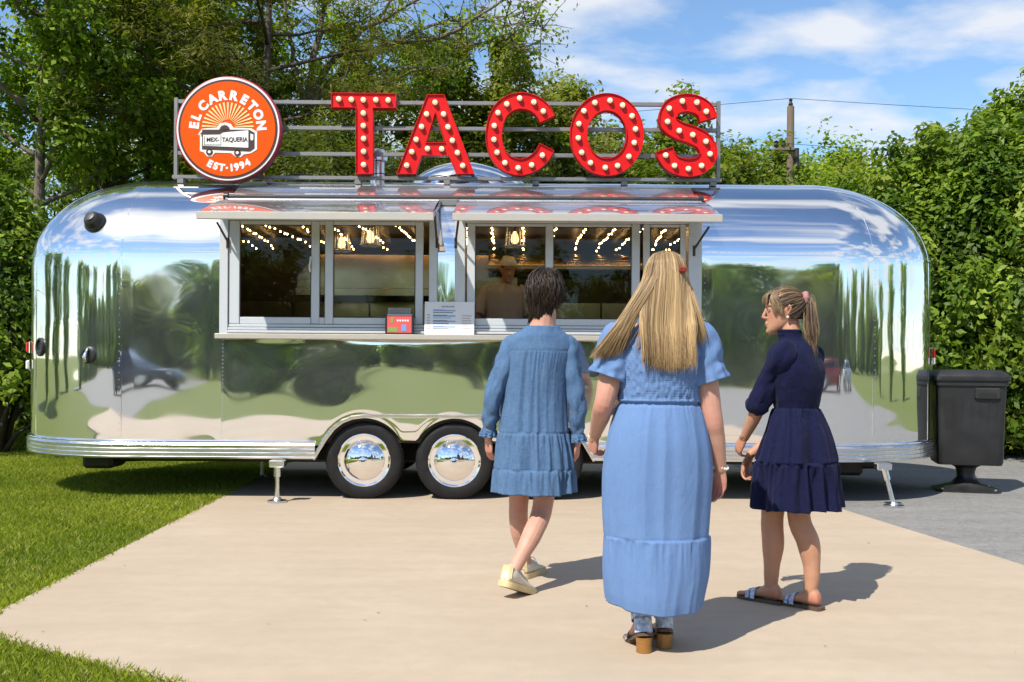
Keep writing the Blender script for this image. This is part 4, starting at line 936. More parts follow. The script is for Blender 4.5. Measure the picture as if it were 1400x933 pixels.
tree('broadleaf_tree', 'light green willowy tree behind the letter O', (BX(828, 15.5), 15.5, 0), 5.7, 89, G_YEL[:3] + [G_MID[2]], trunk_r=.11, leaves=34000, leafsize=.13, first=.08, limbs=20, reach=1.9, rise=.7, clump=.42)
conp = lambda t: max(.06, 1.12 - t)
tree('conifer', 'narrow dark conifer between the letters O and S', (BX(888, 14), 14, 0), 5.9, 97, G_DARK, trunk_r=.10, leaves=16000, leafsize=.10, aspect=.2, first=.05, limbs=34, reach=1.25, rise=.05, subs=4, clump=.26, prof=conp, flatten=.6, up=.6)
tree('broadleaf_tree', 'low olive tree behind the letter S', (BX(945, 17), 17, 0), 5.9, 101, G_YEL[:2] + G_MID[1:3], trunk_r=.10, leaves=36000, leafsize=.15, first=.04, limbs=30, reach=2.5, clump=.62)
tree('broadleaf_tree', 'bushy yellow green tree left of the utility pole', (BX(990, 19), 19, 0), 5.6, 127, G_YEL[:3], trunk_r=.10, leaves=34000, leafsize=.15, first=.04, limbs=30, reach=2.4, clump=.62)
tree('conifer', 'small blue green conifer just past the frame end post', (BX(1018, 16), 16, 0), 5.2, 103, [(.02,.045,.02),(.035,.07,.028),(.06,.10,.04)], trunk_r=.10, leaves=15000, leafsize=.10, aspect=.25, first=.04, limbs=30, reach=1.5, rise=.15, clump=.34, prof=conp)
tree('broadleaf_tree', 'full round tree beside the utility pole', (BX(1122, 19), 19, 0), 6.2, 107, G_MID + [G_YEL[2]], trunk_r=.13, leaves=36000, leafsize=.15, first=.04, limbs=30, reach=2.3, clump=.6)
tree('broadleaf_tree', 'dark tree in front of the utility pole', (BX(1060, 18), 18, 0), 5.2, 109, G_DARK + [G_MID[2], G_YEL[1]], trunk_r=.12, leaves=34000, leafsize=.15, first=.04, limbs=28, reach=2.3, clump=.58)
tree('broadleaf_tree', 'pale tree between the utility pole and the big bushes', (BX(1195, 20), 20, 0), 5.9, 113, G_YEL[:3] + [G_MID[3]], trunk_r=.12, leaves=34000, leafsize=.15, first=.04, limbs=28, reach=2.6, clump=.6)
# evergreen hedge seen through the sign frame
for k, (px, Y, lab) in enumerate(((400, 6.4, 'clipped fine leaved evergreen under the pine'), (480, 6.8, 'fine leaved evergreen bush behind the letter T'), (575, 7.2, 'fine leaved evergreen bush behind the letter A base'), (310, 7.4, 'evergreen bush behind the round sign'), (670, 8.5, 'light evergreen bush behind the letter C base'))):
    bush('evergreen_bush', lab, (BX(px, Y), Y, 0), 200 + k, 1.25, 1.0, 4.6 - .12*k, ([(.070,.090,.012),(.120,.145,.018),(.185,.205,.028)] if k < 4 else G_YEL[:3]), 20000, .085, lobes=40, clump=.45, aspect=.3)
# lower leafy shrubs at the left end
bush('leafy_shrub', 'bright green shrub beside the trailer rear corner', (BX(-5, 4.2), 4.2, 0), 301, .9, .9, 3.2, G_BRI, 15000, .10, M_leafgloss, lobes=36, clump=.42)
bush('leafy_shrub', 'wide green shrub at the lawn edge below the forked tree', (BX(-60, 5.5), 5.5, 0), 302, 1.4, 1.1, 3.4, G_BRI, 15000, .11, M_leafgloss, lobes=40, clump=.5)
bush('leafy_shrub', 'shaded shrub under the slender tree', (BX(60, 7.5), 7.5, 0), 303, 1.7, 1.1, 2.9, G_MID, 14000, .10, lobes=36, clump=.5)
bush('leafy_shrub', 'low shrub hidden mostly behind the trailer end cap', (BX(190, 8.2), 8.2, 0), 304, 1.8, 1.0, 3.0, G_DARK + [G_MID[1]], 14000, .11, lobes=36, clump=.5)
# big glossy bushes on the right
for k, (px, Y, H, rx, ry, lv, lab) in enumerate(((1235, 5.6, 3.75, 1.15, 1.2, 26000, 'glossy green bush rising just behind the trailer nose'), (1335, 5.0, 4.0, 1.25, 1.2, 34000, 'tall glossy bush behind the black bin'), (1420, 5.6, 5.0, 1.5, 1.3, 34000, 'tallest glossy bush at the asphalt edge'), (1500, 4.2, 4.2, 1.2, 1.1, 16000, 'glossy bush at the far end of the hedge'), (1290, 7.5, 4.5, 1.5, 1.2, 20000, 'yellow tipped bush rising behind the glossy bushes'))):
    bush('glossy_bush', lab, (BX(px, Y), Y, 0), 400 + k, rx, ry, H, G_BRI if k < 4 else [G_BRI[2], G_YEL[1], G_YEL[2], G_YEL[3]], int(lv*1.5), .108, M_leafgloss, lobes=64, clump=.46, up=.25, low=.06)
# dark woodland behind everything on the left
for k, (px, Y, sc) in enumerate(((-40, 17, .55), (70, 20, .60), (175, 18, .56), (260, 20, .62), (340, 17.5, .55), (425, 19, .62), (-140, 14, .6), (500, 21, .62))):
    labs = ['dark wood edge tree far left past the shrubs', 'dark tree deep behind the forked tree', 'dark tree deep behind the slender tree', 'dark tree deep behind the round sign', 'dark tree deep behind the pine', 'dark tree deep behind the leaning tree', 'dark tree outside the lawn corner', 'dark lower tree deep behind the letter T']
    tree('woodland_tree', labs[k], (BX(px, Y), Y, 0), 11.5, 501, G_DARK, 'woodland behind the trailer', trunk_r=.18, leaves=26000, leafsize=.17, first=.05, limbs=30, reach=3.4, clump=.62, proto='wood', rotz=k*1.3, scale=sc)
# trees across the road, seen only in the polished skin
rnd = random.Random(5)
for k, x in enumerate(lin(-80, 80, 46)):
    Y = -52 - rnd.random() * 10; kind = k % 3
    tree('roadside_tree', 'tree in the row along the far side of the road', (x + rnd.uniform(-1, 1), Y, 0), (9.0, 7.6, 10.0)[kind], 600 + kind, (G_MID[1:], G_YEL, G_MID)[kind], 'trees along the far side of the road', trunk_r=.2, leaves=9000, leafsize=.45, first=.03, limbs=24, reach=4.4, clump=1.3, proto='road%d' % kind, rotz=k*1.7, scale=rnd.uniform(.50, .85))
for k, x in enumerate(lin(-110, 110, 40)):
    bush('hedgerow_bush', 'broad bush in the hedgerow behind the roadside trees', (x + rnd.uniform(-1, 1), -68 - rnd.random()*4, 0), 700, 3.6, 2.4, 5.2, G_MID, 6000, .55, None, 'hedgerow bushes behind the roadside trees', lobes=36, clump=1.2, proto='hedgerow', rotz=k*1.1, scale=rnd.uniform(.7, 1.1))
for k, (x, Y, s) in enumerate(((-30, -16, .5), (-29, -7, .5), (-23, -1, .55), (-25, 4, .6), (34, -19, .45), (30, -9, .45), (26, -1, .45))):
    tree('roadside_tree', ['tree beside the side lane', 'tree flanking the lawn', 'tree behind the lawn shrubs', 'tree at the wood corner', 'tree at the yard corner', 'tree flanking the asphalt yard', 'tree near the yard hedge'][k], (x, Y, 0), 8, 600, G_MID, 'trees beside the yard and lane', proto='road0', rotz=k*2.1, scale=s)
# ---- grass blades on the lawn
def inside(poly, x, y):
    c = np.zeros(len(x), bool); n = len(poly); j = n - 1
    for i in range(n):
        xi, yi = poly[i]; xj, yj = poly[j]
        cond = ((yi > y) != (yj > y)); c ^= cond & (x < (xj - xi) * (y - yi) / (yj - yi + 1e-12) + xi); j = i
    return c
def grass(regions, seed):
    rg = np.random.default_rng(seed); X, Y, S = [], [], []
    for (x0, x1, y0, y1, n, s) in regions:
        x = rg.uniform(x0, x1, n); y = rg.uniform(y0, y1, n)
        ok = ~inside(SLAB, x - .035*rg.random(n), y - .025*rg.random(n)) & ~inside(asph, x, y) & ~inside(APRON, x, y) & (y > -6.72) & (np.abs(x) < .55 * (y + 9.6) + .4)
        X.append(x[ok]); Y.append(y[ok]); S.append(np.full(ok.sum(), s))
    x, y, s = map(np.concatenate, (X, Y, S)); N = len(x)
    patch = np.array([mnoise.noise(Vector((a*.9, b*.9, 4.0))) for a, b in zip(x, y)])
    h = s * (0.65 + .7*rg.random(N)) * (1 + .35*patch); w = s * .055 * (0.8 + .5*rg.random(N)); az = rg.uniform(0, 2*np.pi, N)
    ln = rg.uniform(.15, .75, N) * h; ax = rg.uniform(0, 2*np.pi, N)
    b = np.stack([np.cos(az), np.sin(az), np.zeros(N)], 1) * w[:, None]; P = np.stack([x, y, np.full(N, -.004)], 1)
    lean = np.stack([np.cos(ax), np.sin(ax), np.zeros(N)], 1) * ln[:, None]
    m = P + lean*.35 + np.array([0,0,1]) * (h*.6)[:, None]; tip = P + lean + np.array([0,0,1]) * (h*np.sqrt(np.clip(1-(ln/h)**2*.5, .2, 1)))[:, None]
    V = np.stack([P - b, P + b, m + b*.7, tip], 1).reshape(-1, 3)
    c0, c1, c2 = np.array([.190,.255,.020]), np.array([.345,.390,.042]), np.array([.46,.41,.15])
    f = np.clip(.5 + patch*.9 + rg.normal(size=N)*.25, 0, 1)[:, None]; C = c0*(1-f) + c1*f; dry = (rg.random(N) < .07); C[dry] = c2
    me = quads_mesh('grass', V, C * (1 + .3*(rg.random(N)[:, None] - .5)), M_grass); o = link('grass_blades', me); o['kind'] = 'stuff'
    tag(o, 'short green mown grass beside the driveway', 'grass'); return o
grass([(-8.5, -2.2, -4.6, 4.5, 290000, .044), (-3.0, .2, -6.7, -4.0, 90000, .038), (-14, -4, 4.5, 10, 30000, .09), (5, 13, 4.4, 8, 9000, .10)], 77)
# ------------------------------------------------------------------ litter bin
bx, by = 4.47, 1.04
tb = thing('litter_bin', 'big black plastic litter bin with lid on a pedestal foot beside the trailer nose', 'bin', (bx, by, .008), R_(-14))
def rrect(w, d, r, z, n=5):
    out = []
    for (sx, sy, a0) in ((1,1,0),(-1,1,90),(-1,-1,180),(1,-1,270)):
        for k in range(n+1):
            a = R_(a0 + 90*k/n); out.append((sx*(w/2-r) + r*math.cos(a), sy*(d/2-r) + r*math.sin(a), z))
    return out
mb = MB(); mb.loft([rrect(.58,.52,.07,.27), rrect(.60,.54,.07,.30), rrect(.61,.56,.06,.60), rrect(.63,.60,.055,1.03), rrect(.66,.635,.055,1.035), rrect(.66,.635,.055,1.075)]); mb.build('body', M_blackplastic, tb, smooth=True, angle=35)
mb = MB(); mb.loft([rrect(.685,.66,.06,1.078), rrect(.695,.67,.06,1.09), rrect(.69,.665,.06,1.125), rrect(.63,.60,.08,1.165), rrect(.56,.52,.10,1.185), rrect(.54,.50,.10,1.180), rrect(.36,.32,.08,1.186)]); mb.build('lid', M_blackplastic, tb, smooth=True, angle=30)
mb = MB(); mb.box((.02,-.322,.905),(.25,-.285,1.015), .012); h = mb.build('handle_recess', M_blackplastic, tb)
mb = MB(); mb.box((.055,-.3245,.915),(.215,-.3215,.965)); mb.build('opening', M_dark, h)
mb = MB()
for x in lin(-.24, .24, 7):
    m2 = MB(); m2.loft([[(x*(.60/.70)-.006, -.262, .33), (x*(.60/.70)+.006, -.262, .33), (x*(.60/.70)+.006, -.25, .33), (x*(.60/.70)-.006, -.25, .33)], [(x-.006, -.299, .89), (x+.006, -.299, .89), (x+.006, -.28, .89), (x-.006, -.28, .89)]]); m2.build('rib', M_blackplastic, tb)
mb = MB(); mb.lathe([(.16,.272),(.14,.25),(.10,.23),(.085,.19),(.085,.13),(.11,.10),(.0,.10)], (0,0,0), 'Z', 24); mb.build('pedestal', M_blackplastic, tb, smooth=True, angle=40)
mb = MB(); mb.loft([rrect(.60,.46,.10,0), rrect(.60,.46,.10,.016), rrect(.50,.38,.10,.030), rrect(.26,.24,.10,.075), rrect(.20,.20,.09,.115)]); mb.build('base_plate', M_blackplastic, tb, smooth=True, angle=35)
for k, (x, y) in enumerate(((-.24,-.17),(.24,-.17),(.24,.17),(-.24,.17))):
    mb = MB(); mb.lathe([(.014,.024),(.014,.036),(.0,.038)], (x, y, 0), 'Z', 8); mb.build('bolt', M_alu_dull, tb)
# ------------------------------------------------------------------ utility pole and wires
Yp = 16.0; top = PX(1081, 146, Yp)
up_ = thing('utility_pole', 'weathered wooden utility pole with a side bracket above the far trees', 'pole', (top.x, Yp, 0))
mb = MB(); mb.tube([(0,0,-.1),(0,0,top.z*.5),(0,0,top.z)], [.13,.105,.088], 12); mb.build('post', M_wood, up_, smooth=True, angle=40)
mb = MB(); mb.box((-.42,-.15,top.z-1.10),(.06,-.09,top.z-1.03), .01); mb.build('cross_arm', M_wood, up_)
for x in (-.38, -.2): mb = MB(); mb.lathe([(.05,0),(.06,.05),(.03,.10),(.05,.14),(.0,.17)], (x,-.12,top.z-1.02), 'Z', 10); mb.build('insulator', M_blackplastic, up_)
mb = MB(); mb.lathe([(.05,0),(.06,.06),(.03,.12),(.05,.17),(.0,.20)], (0,0,top.z), 'Z', 10); mb.build('insulator', M_blackplastic, up_)
mb = MB(); mb.tube([(.12,-.12,top.z-1.5),(.12,-.12,top.z-1.05)], .06, 10); mb.build('cable_box', M_darkmetal, up_)
def wire(a, b, sag, lab, r=.006):
    a, b = Vector(a), Vector(b); p = [a.lerp(b, t) - Vector((0,0,sag*4*t*(1-t))) for t in lin(0,1,24)]
    mb = MB(); mb.tube(p, r, 4); o = mb.build('overhead_wire', M_wire); tag(o, lab, 'wire')
zt = top.z
wire((top.x, Yp, zt+.2), (top.x - 45, Yp + 4, zt + .4), .9, 'topmost thin wire running from the pole tip towards the woods')
wire((top.x, Yp, zt+.2), (top.x + 45, Yp - 6, zt - .6), .9, 'topmost thin wire running from the pole tip over the bushes')
wire((top.x-.5, Yp-.1, zt-.9), (top.x + 45, Yp - 6, zt - 1.6), 1.0, 'thin wire from the bracket running over the bushes')
wire((top.x-.5, Yp-.1, zt-3.3), (top.x - 40, Yp - 8, zt - 4.2), .8, 'low cable from the pole running behind the letters', .011)
wire((top.x-.0, Yp-.2, zt-3.1), (top.x + 40, Yp - 6, zt - 4.4), .8, 'low cable from the pole running into the bushes', .011)
# ------------------------------------------------------------------ parked cars, seen mirrored in the trailer skin
M_carglass = principled('car_glass', (.02,.025,.03), .06); M_headlamp = principled('head_lamp', (.7,.7,.68), .15)
def car(loc, rotz, paint, label):
    c = thing('parked_car', label, 'car', loc, rotz, 'cars parked behind the photographer')
    m = principled('car_paint', paint, .3, .2, Coat_Weight=.7)
    st = ((-2.18,.45,.62,.62),(-2.12,.34,.80,.74),(-1.7,.25,.88,.86),(-.9,.22,.90,.90),(.4,.22,.90,.92),(1.1,.22,.90,.90),(1.75,.25,.86,.80),(2.08,.32,.74,.70),(2.18,.42,.58,.58))
    rg = [[(x, w*.93, zb), (x, -w*.93, zb), (x, -w, zb + (zt-zb)*.35), (x, -w*.98, zb + (zt-zb)*.8), (x, -w*.86, zt), (x, w*.86, zt), (x, w*.98, zb + (zt-zb)*.8), (x, w, zb + (zt-zb)*.35)] for x, zb, w, zt in st]
    mb = MB(); mb.loft(rg); body = mb.build('body', m, c, smooth=True, angle=40)
    rg = [[(x, w0, .88), (x, -w0, .88), (x2, -w1, z2), (x2, w1, z2)] for x, w0, x2, w1, z2 in ((-1.85,.70,-1.25,.62,1.36),(-.9,.80,-.8,.64,1.45),(.3,.80,.2,.64,1.44),(1.2,.72,.55,.62,1.34))]
    mb = MB(); mb.loft(rg); mb.build('cabin', m, c, smooth=True, angle=30)
    for sy in (-1, 1):
        for pts in (((-1.55,.95),(-1.15,1.30),(-.55,1.37),(-.5,.95)), ((-.42,.95),(-.42,1.37),(.22,1.35),(.80,.95))):
            mb = MB(); lo, hi = .80, .655; mb.add([(x, sy*((lo if z < 1 else hi) + .012 - (abs(x) > 1.1)*.035), z) for x, z in pts], [(0,1,2,3) if sy > 0 else (3,2,1,0)]); mb.build('side_window', M_carglass, c)
    for (x0, z0, x1, z1) in ((1.17,.92,.60,1.31), (-1.83,.92,-1.30,1.33)):
        mb = MB(); e = .014 if x0 > 0 else -.014; mb.add([(x0+e,-.66,z0),(x0+e,.66,z0),(x1+e,.57,z1+.01),(x1+e,-.57,z1+.01)], [(0,1,2,3)]); mb.build('windscreen', M_carglass, c)
    for x in (-1.32, 1.34):
        for sy in (-1, 1):
            mb = MB(); mb.lathe([(.20,-.02),(.32,-.02),(.335,.02),(.335,.18),(.31,.2),(.0,.2)], (x, sy*.90 if sy < 0 else .90 - .18, .335), 'Y', 24); w = mb.build('wheel', M_rubber, c, smooth=True, angle=40)
            mb = MB(); mb.lathe([(.0,-.03),(.20,-.025),(.21,-.01),(.0,.0)], (x, sy*.90 if sy < 0 else .93, .335), 'Y', 20); mb.build('rim', M_alu_dull, w)
    for sy in (-1, 1):
        mb = MB(); mb.box((2.06, sy*.55-.14, .55), (2.175, sy*.55+.14, .66), .03); mb.build('headlight', M_headlamp, c)
        mb = MB(); mb.box((-2.17, sy*.58-.12, .56), (-2.06, sy*.58+.12, .70), .03); mb.build('tail_light', M_redlens, c)
    return c
car((-13.2, -25, .008), R_(12), (.02,.025,.035), 'dark blue car parked on the side lane')
car((11.5, -26, .008), R_(-8), (.30,.012,.012), 'red car parked on the asphalt yard')
car((17.5, -27, .008), R_(-5), (.55,.56,.57), 'silver car parked on the asphalt yard')
# ------------------------------------------------------------------ a little leaf litter on the slab
rg_ = np.random.default_rng(5); n_ = 60; lx = rg_.uniform(-2.4, 3.0, n_); ly = rg_.uniform(-4.9, -.2, n_); k_ = np.abs(lx) < 3.2; P_ = np.stack([lx, ly, np.full(n_, .027)], 1)
an_ = rg_.uniform(0, 6.28, n_); sz_ = rg_.uniform(.003, .011, n_); t_ = np.stack([np.cos(an_), np.sin(an_), rg_.uniform(-.1,.2,n_)], 1)*sz_[:, None]; b_ = np.stack([-np.sin(an_), np.cos(an_), rg_.uniform(0,.3,n_)], 1)*(sz_*.45)[:, None]
litter = link('leaf_litter', quads_mesh('leaf_litter', np.stack([P_ - t_, P_ + b_, P_ + t_, P_ - b_], 1).reshape(-1, 3), np.tile(np.array([[.24,.16,.08]]), (n_, 1)) * rg_.uniform(.5, 1.6, (n_, 1)), M_leaf)); litter['kind'] = 'stuff'
tag(litter, 'specks of dry leaf litter scattered on the concrete slab', 'leaf litter')
# ------------------------------------------------------------------ people
def skin_mat(name, base, red):
    m = principled(name, base, 0.52); b = m.node_tree.nodes['Principled BSDF']; N, L = m.node_tree.nodes, m.node_tree.links
    a = N.new('ShaderNodeAttribute'); a.attribute_name = 'blush'
    mx = N.new('ShaderNodeMix'); mx.data_type = 'RGBA'; mx.inputs[6].default_value = (*base, 1); mx.inputs[7].default_value = (*red, 1); L.new(a.outputs['Fac'], mx.inputs[0])
    no = N.new('ShaderNodeTexNoise'); no.inputs['Scale'].default_value = 28; no.inputs['Detail'].default_value = 4
    tc = N.new('ShaderNodeTexCoord'); L.new(tc.outputs['Object'], no.inputs['Vector'])
    m2 = N.new('ShaderNodeMix'); m2.data_type = 'RGBA'; m2.blend_type = 'MULTIPLY'; mr = N.new('ShaderNodeMapRange'); mr.inputs[3].default_value = 0; mr.inputs[4].default_value = .95; L.new(no.outputs['Fac'], mr.inputs[0]); L.new(mr.outputs[0], m2.inputs[0]); m2.inputs[7].default_value = (.86, .70, .64, 1)
    L.new(mx.outputs[2], m2.inputs[6]); L.new(m2.outputs[2], b.inputs['Base Color'])
    b.inputs['Subsurface Weight'].default_value = 0.12; b.inputs['Subsurface Radius'].default_value = (.012, .005, .003); b.inputs['Subsurface Scale'].default_value = 1.0
    b.inputs['Specular IOR Level'].default_value = .35; return m
M_skinA = skin_mat('fair_skin', (.56, .335, .255), (.50, .17, .13)); M_skinB = skin_mat('tanned_skin', (.50, .285, .185), (.46, .15, .10))
def cloth(name, col, dark, light, weave=700, mott=14, slub=.35, crease=.5):
    m = principled(name, col, .88); b = m.node_tree.nodes['Principled BSDF']; b.inputs['Sheen Weight'].default_value = .03; b.inputs['Specular IOR Level'].default_value = .2
    vary(m, mott, .55, light, detail=6); vary(m, 170, slub, dark, detail=3, stretch=(1, 1, .16)); vary(m, 120, slub*.8, light, detail=3, stretch=(.2, .2, 1.6)); vary(m, weave*.35, .35, dark, detail=3, bump=.25, bump_scale=weave, bump_dist=.001)
    N, L = m.node_tree.nodes, m.node_tree.links; tc = N.new('ShaderNodeTexCoord'); mp = N.new('ShaderNodeMapping'); mp.inputs['Scale'].default_value = (1.5, 1.5, .8); L.new(tc.outputs['Object'], mp.inputs[0])
    no = N.new('ShaderNodeTexNoise'); no.inputs['Scale'].default_value = 13; no.inputs['Detail'].default_value = 5; no.inputs['Roughness'].default_value = .55; no.inputs['Distortion'].default_value = 1.2; L.new(mp.outputs[0], no.inputs['Vector'])
    bp = N.new('ShaderNodeBump'); bp.inputs['Strength'].default_value = crease; bp.inputs['Distance'].default_value = .02; L.new(no.outputs['Fac'], bp.inputs['Height']); old = b.inputs['Normal'].links[0].from_node; L.new(bp.outputs[0], old.inputs['Normal'])
    return m
M_denim = cloth('blue_denim', (.078, .155, .290), (.036, .080, .170), (.120, .210, .350), slub=.55, crease=.32); M_sky = cloth('cornflower_cotton', (.125, .220, .425), (.095, .175, .36), (.150, .250, .465), crease=.16); M_navy = cloth('navy_cotton', (.0045, .0070, .036), (.003, .0045, .022), (.0065, .0095, .050))
def hair_mat(name, rough=.42):
    m = principled(name, (.1,.06,.03), rough); b = m.node_tree.nodes['Principled BSDF']; a = m.node_tree.nodes.new('ShaderNodeAttribute'); a.attribute_name = 'tint'
    m.node_tree.links.new(a.outputs['Color'], b.inputs['Base Color']); b.inputs['Specular IOR Level'].default_value = .45; return m
M_hair = hair_mat('hair')
M_gold = principled('gold_jewellery', (.75, .55, .25), .25, 1.0); M_pearl = principled('pearl', (.8,.76,.70), .25)
M_canvas = principled('cream_canvas', (.68, .62, .50), .8); vary(M_canvas, 30, .5, (.52, .46, .35), bump=.2, bump_scale=300, bump_dist=.001)
M_gum = principled('gum_sole', (.62, .48, .26), .6); vary(M_gum, 20, .4, (.42, .31, .16))
M_heel = principled('stacked_wood_heel', (.33, .155, .035), .35); vary(M_heel, 20, .6, (.20, .085, .02), stretch=(1, 1, 9))
M_strap = principled('blue_white_strap', (.62, .70, .82), .5); vary(M_strap, 60, .9, (.14, .24, .45), detail=2)
M_sole = principled('brown_leather_sole', (.085, .055, .036), .6); M_eyewhite_shaded = principled('shaded_eye_white', (.42,.36,.33), .3); M_iris = principled('iris', (.03,.025,.02), .2)  # eye white is darkened: the shade around the eye is put into its colour
M_lip = principled('lip', (.42, .13, .11), .4); M_clip = principled('tortoise_clip', (.30, .035, .015), .25); vary(M_clip, 60, .8, (.08, .015, .008)); M_scrunchie = principled('dusty_pink_scrunchie', (.40, .19, .19), .8); vary(M_scrunchie, 60, .6, (.26,.11,.11))
V3 = lambda *a: Vector(a)
class Body:
    def __init__(s): s.mb = MB()
    def limb(s, pts, rs, n=14, flat=1.0, up=None):
        """rounded tapered tube through the points"""
        P = [Vector(p) for p in pts]; path, rad = [], []
        m = len(P)
        for i in range(m - 1):
            a, b, c, d = P[max(0,i-1)], P[i], P[i+1], P[min(m-1,i+2)]
            for j in range(5):
                t = j/5; path.append(.5*((2*b) + (c-a)*t + (2*a-5*b+4*c-d)*t*t + (3*b-a-3*c+d)*t**3)); tt = t*t*(3-2*t); rad.append(rs[i]*(1-tt) + rs[i+1]*tt)
        path.append(P[-1]); rad.append(rs[-1])
        d0 = (path[0]-path[1]).normalized(); d1 = (path[-1]-path[-2]).normalized(); r0, r1 = rad[0], rad[-1]
        pre = [path[0] + d0*r0*k for k in (.95, .75, .4)]; post = [path[-1] + d1*r1*k for k in (.4, .75, .95)]
        path = pre + path + post; rad = [r0*.3, r0*.66, r0*.92] + rad + [r1*.92, r1*.66, r1*.3]
        s.mb.tube(path, rad, n, True, flat, up); return s
    def blob(s, c, r, M=None, n=14):
        rings = []
        for k in range(1, 10):
            a = math.pi*k/10; rings.append([Vector((r[0]*math.sin(a)*math.cos(2*math.pi*j/n), r[1]*math.sin(a)*math.sin(2*math.pi*j/n), -r[2]*math.cos(a))) for j in range(n)])
        rings = [[Vector(c) + (M @ p if M else p) for p in rg] for rg in rings]
        s.mb.loft(rings); return s
    def rings(s, spec, n=20, M=None):
        """spec: (z, cx, cy, rx, ry_front, ry_back)"""
        out = []
        for (z, cx, cy, rx, rf, rb) in spec:
            rg = []
            for j in range(n):
                a = 2*math.pi*j/n; sx, sy = math.cos(a), math.sin(a); p = Vector((cx + rx*sx, cy + (rf if sy > 0 else rb)*sy, z)); rg.append(M @ p if M else p)
            out.append(rg)
        s.mb.loft(out); return s
    def hand(s, wrist, fdir, pnorm, side, curl=.45, k=1.0, spread=.06):
        """side +1: thumb lies towards fdir x pnorm"""
        f = Vector(fdir).normalized(); p = Vector(pnorm); p = (p - f*p.dot(f)).normalized(); w = f.cross(p) * side; W = Vector(wrist)
        Mx = Matrix((w, p, f)).transposed()
        rg = []
        for (z, rx, ry, cx) in ((-.012, .020, .0165, 0), (.0, .024, .017, 0), (.02, .033, .0165, .002), (.05, .039, .0155, .001), (.078, .039, .0135, -.001), (.092, .036, .0115, -.002), (.098, .028, .007, -.002)):
            rg.append([W + Mx @ Vector(((cx + rx*math.cos(2*math.pi*j/14))*k, ry*math.sin(2*math.pi*j/14)*k, z*k)) for j in range(14)])
        s.mb.loft(rg)
        for i, (x, L, r) in enumerate(((.0275, .070, .0082), (.0090, .078, .0084), (-.0095, .072, .0080), (-.0270, .056, .0070))):
            q = W + Mx @ (Vector((x, .002, .080))*k); d = f + w*(x*spread*40*.25); d.normalize(); a = 0; pts = [q]; seg = [.45, .31, .27]
            cc = curl * (.85 + .18*i)
            for sg in seg:
                a += cc * (.75 if sg == .45 else 1.0); dd = d*math.cos(a) + p*math.sin(a); q = q + dd*(L+.014)*sg*k; pts.append(q)
            s.limb(pts, [r*k*1.05, r*k, r*k*.92, r*k*.78], 8)
        q = W + Mx @ (Vector((.024, .004, .022))*k); d1 = (f*.72 + w*.62 + p*.32).normalized(); d2 = (f*.93 + w*.20 + p*.42).normalized(); d3 = (f*.93 + w*.02 + p*.45).normalized()
        pts = [q, q + d1*.036*k, q + d1*.036*k + d2*.030*k, q + d1*.036*k + d2*.030*k + d3*.024*k]; s.limb(pts, [.0125*k, .0112*k, .0096*k, .0078*k], 8); return s
    def foot(s, ankle, fdir, L=.235, pitch=0.0, toes=True, w=.042):
        """foot from the ankle; pitch > 0 lifts the heel"""
        f = Vector((fdir[0], fdir[1], 0)).normalized(); sd = Vector((f.y, -f.x, 0)); up = Vector((0,0,1)); A = Vector(ankle)
        Rm = Matrix.Rotation(-pitch, 3, sd)
        T = lambda x, y, z: A + Rm @ (sd*x + f*y + up*z)
        H = .075; rg = []
        for (y, hw, zt_, zb_) in ((-.062,.014,-.030,-.060),(-.055,.026,-.008,-.072),(-.035,.032,.012,-.075),(0,.034,.016,-.075),(.035,.034,-.004,-.073),(.075,.037,-.026,-.073),(.115,.043,-.040,-.075),(.145,.044,-.049,-.075),(.16,.040,-.054,-.074)):
            zc, hz = (zt_+zb_)/2, (zt_-zb_)/2; rg.append([T(hw*math.cos(2*math.pi*j/14), y*L/.235, zc + hz*math.sin(2*math.pi*j/14)) for j in range(14)])
        s.mb.loft(rg)
        for i, (x, l, r) in enumerate(((-.030,.040,.0125),(-.010,.036,.0092),(.006,.031,.0086),(.020,.026,.0082),(.033,.021,.0080))):
            s.limb([T(x, .145*L/.235, -.062), T(x*1.03, (.155+l*.5)*L/.235, -.0625), T(x*1.02, (.155+l)*L/.235, -.0665)], [r*1.05, r, r*.9], 8)
        return T
    def head(s, c, M):
        """skull, jaw, nose, lips, ears in a head frame: x right, y forward, z up; M rotates it"""
        C = Vector(c); W = lambda p: C + M @ Vector(p)
        rg = []
        for (z, hw, fr, bk) in ((-.118,.014,.076,.052),(-.112,.027,.086,.030),(-.098,.041,.091,.006),(-.080,.051,.090,-.022),(-.060,.057,.088,-.048),(-.035,.062,.086,-.070),(-.010,.066,.084,-.084),(.012,.0685,.082,-.092),(.036,.072,.087,-.097),(.062,.072,.083,-.097),(.086,.064,.068,-.087),(.102,.048,.047,-.067),(.111,.026,.022,-.040)):
            ring = []
            for j in range(24):
                a = 2*math.pi*j/24; ca, sa = math.cos(a), math.sin(a); cy, ry = (fr+bk)/2, (fr-bk)/2
                ex = .86 if sa > 0 else 1.0
                ring.append(W((hw*math.copysign(abs(ca)**ex, ca), cy + ry*math.copysign(abs(sa)**ex, sa), z)))
            rg.append(ring)
        s.mb.loft(rg)
        s.limb([W((0,.086,.020)), W((0,.094,.000)), W((0,.103,-.020)), W((0,.1065,-.0285))], [.0065,.0075,.0092,.0085], 10)
        s.limb([W((0,.095,-.036)), W((0,.088,-.046))], [.0080,.0055], 8)
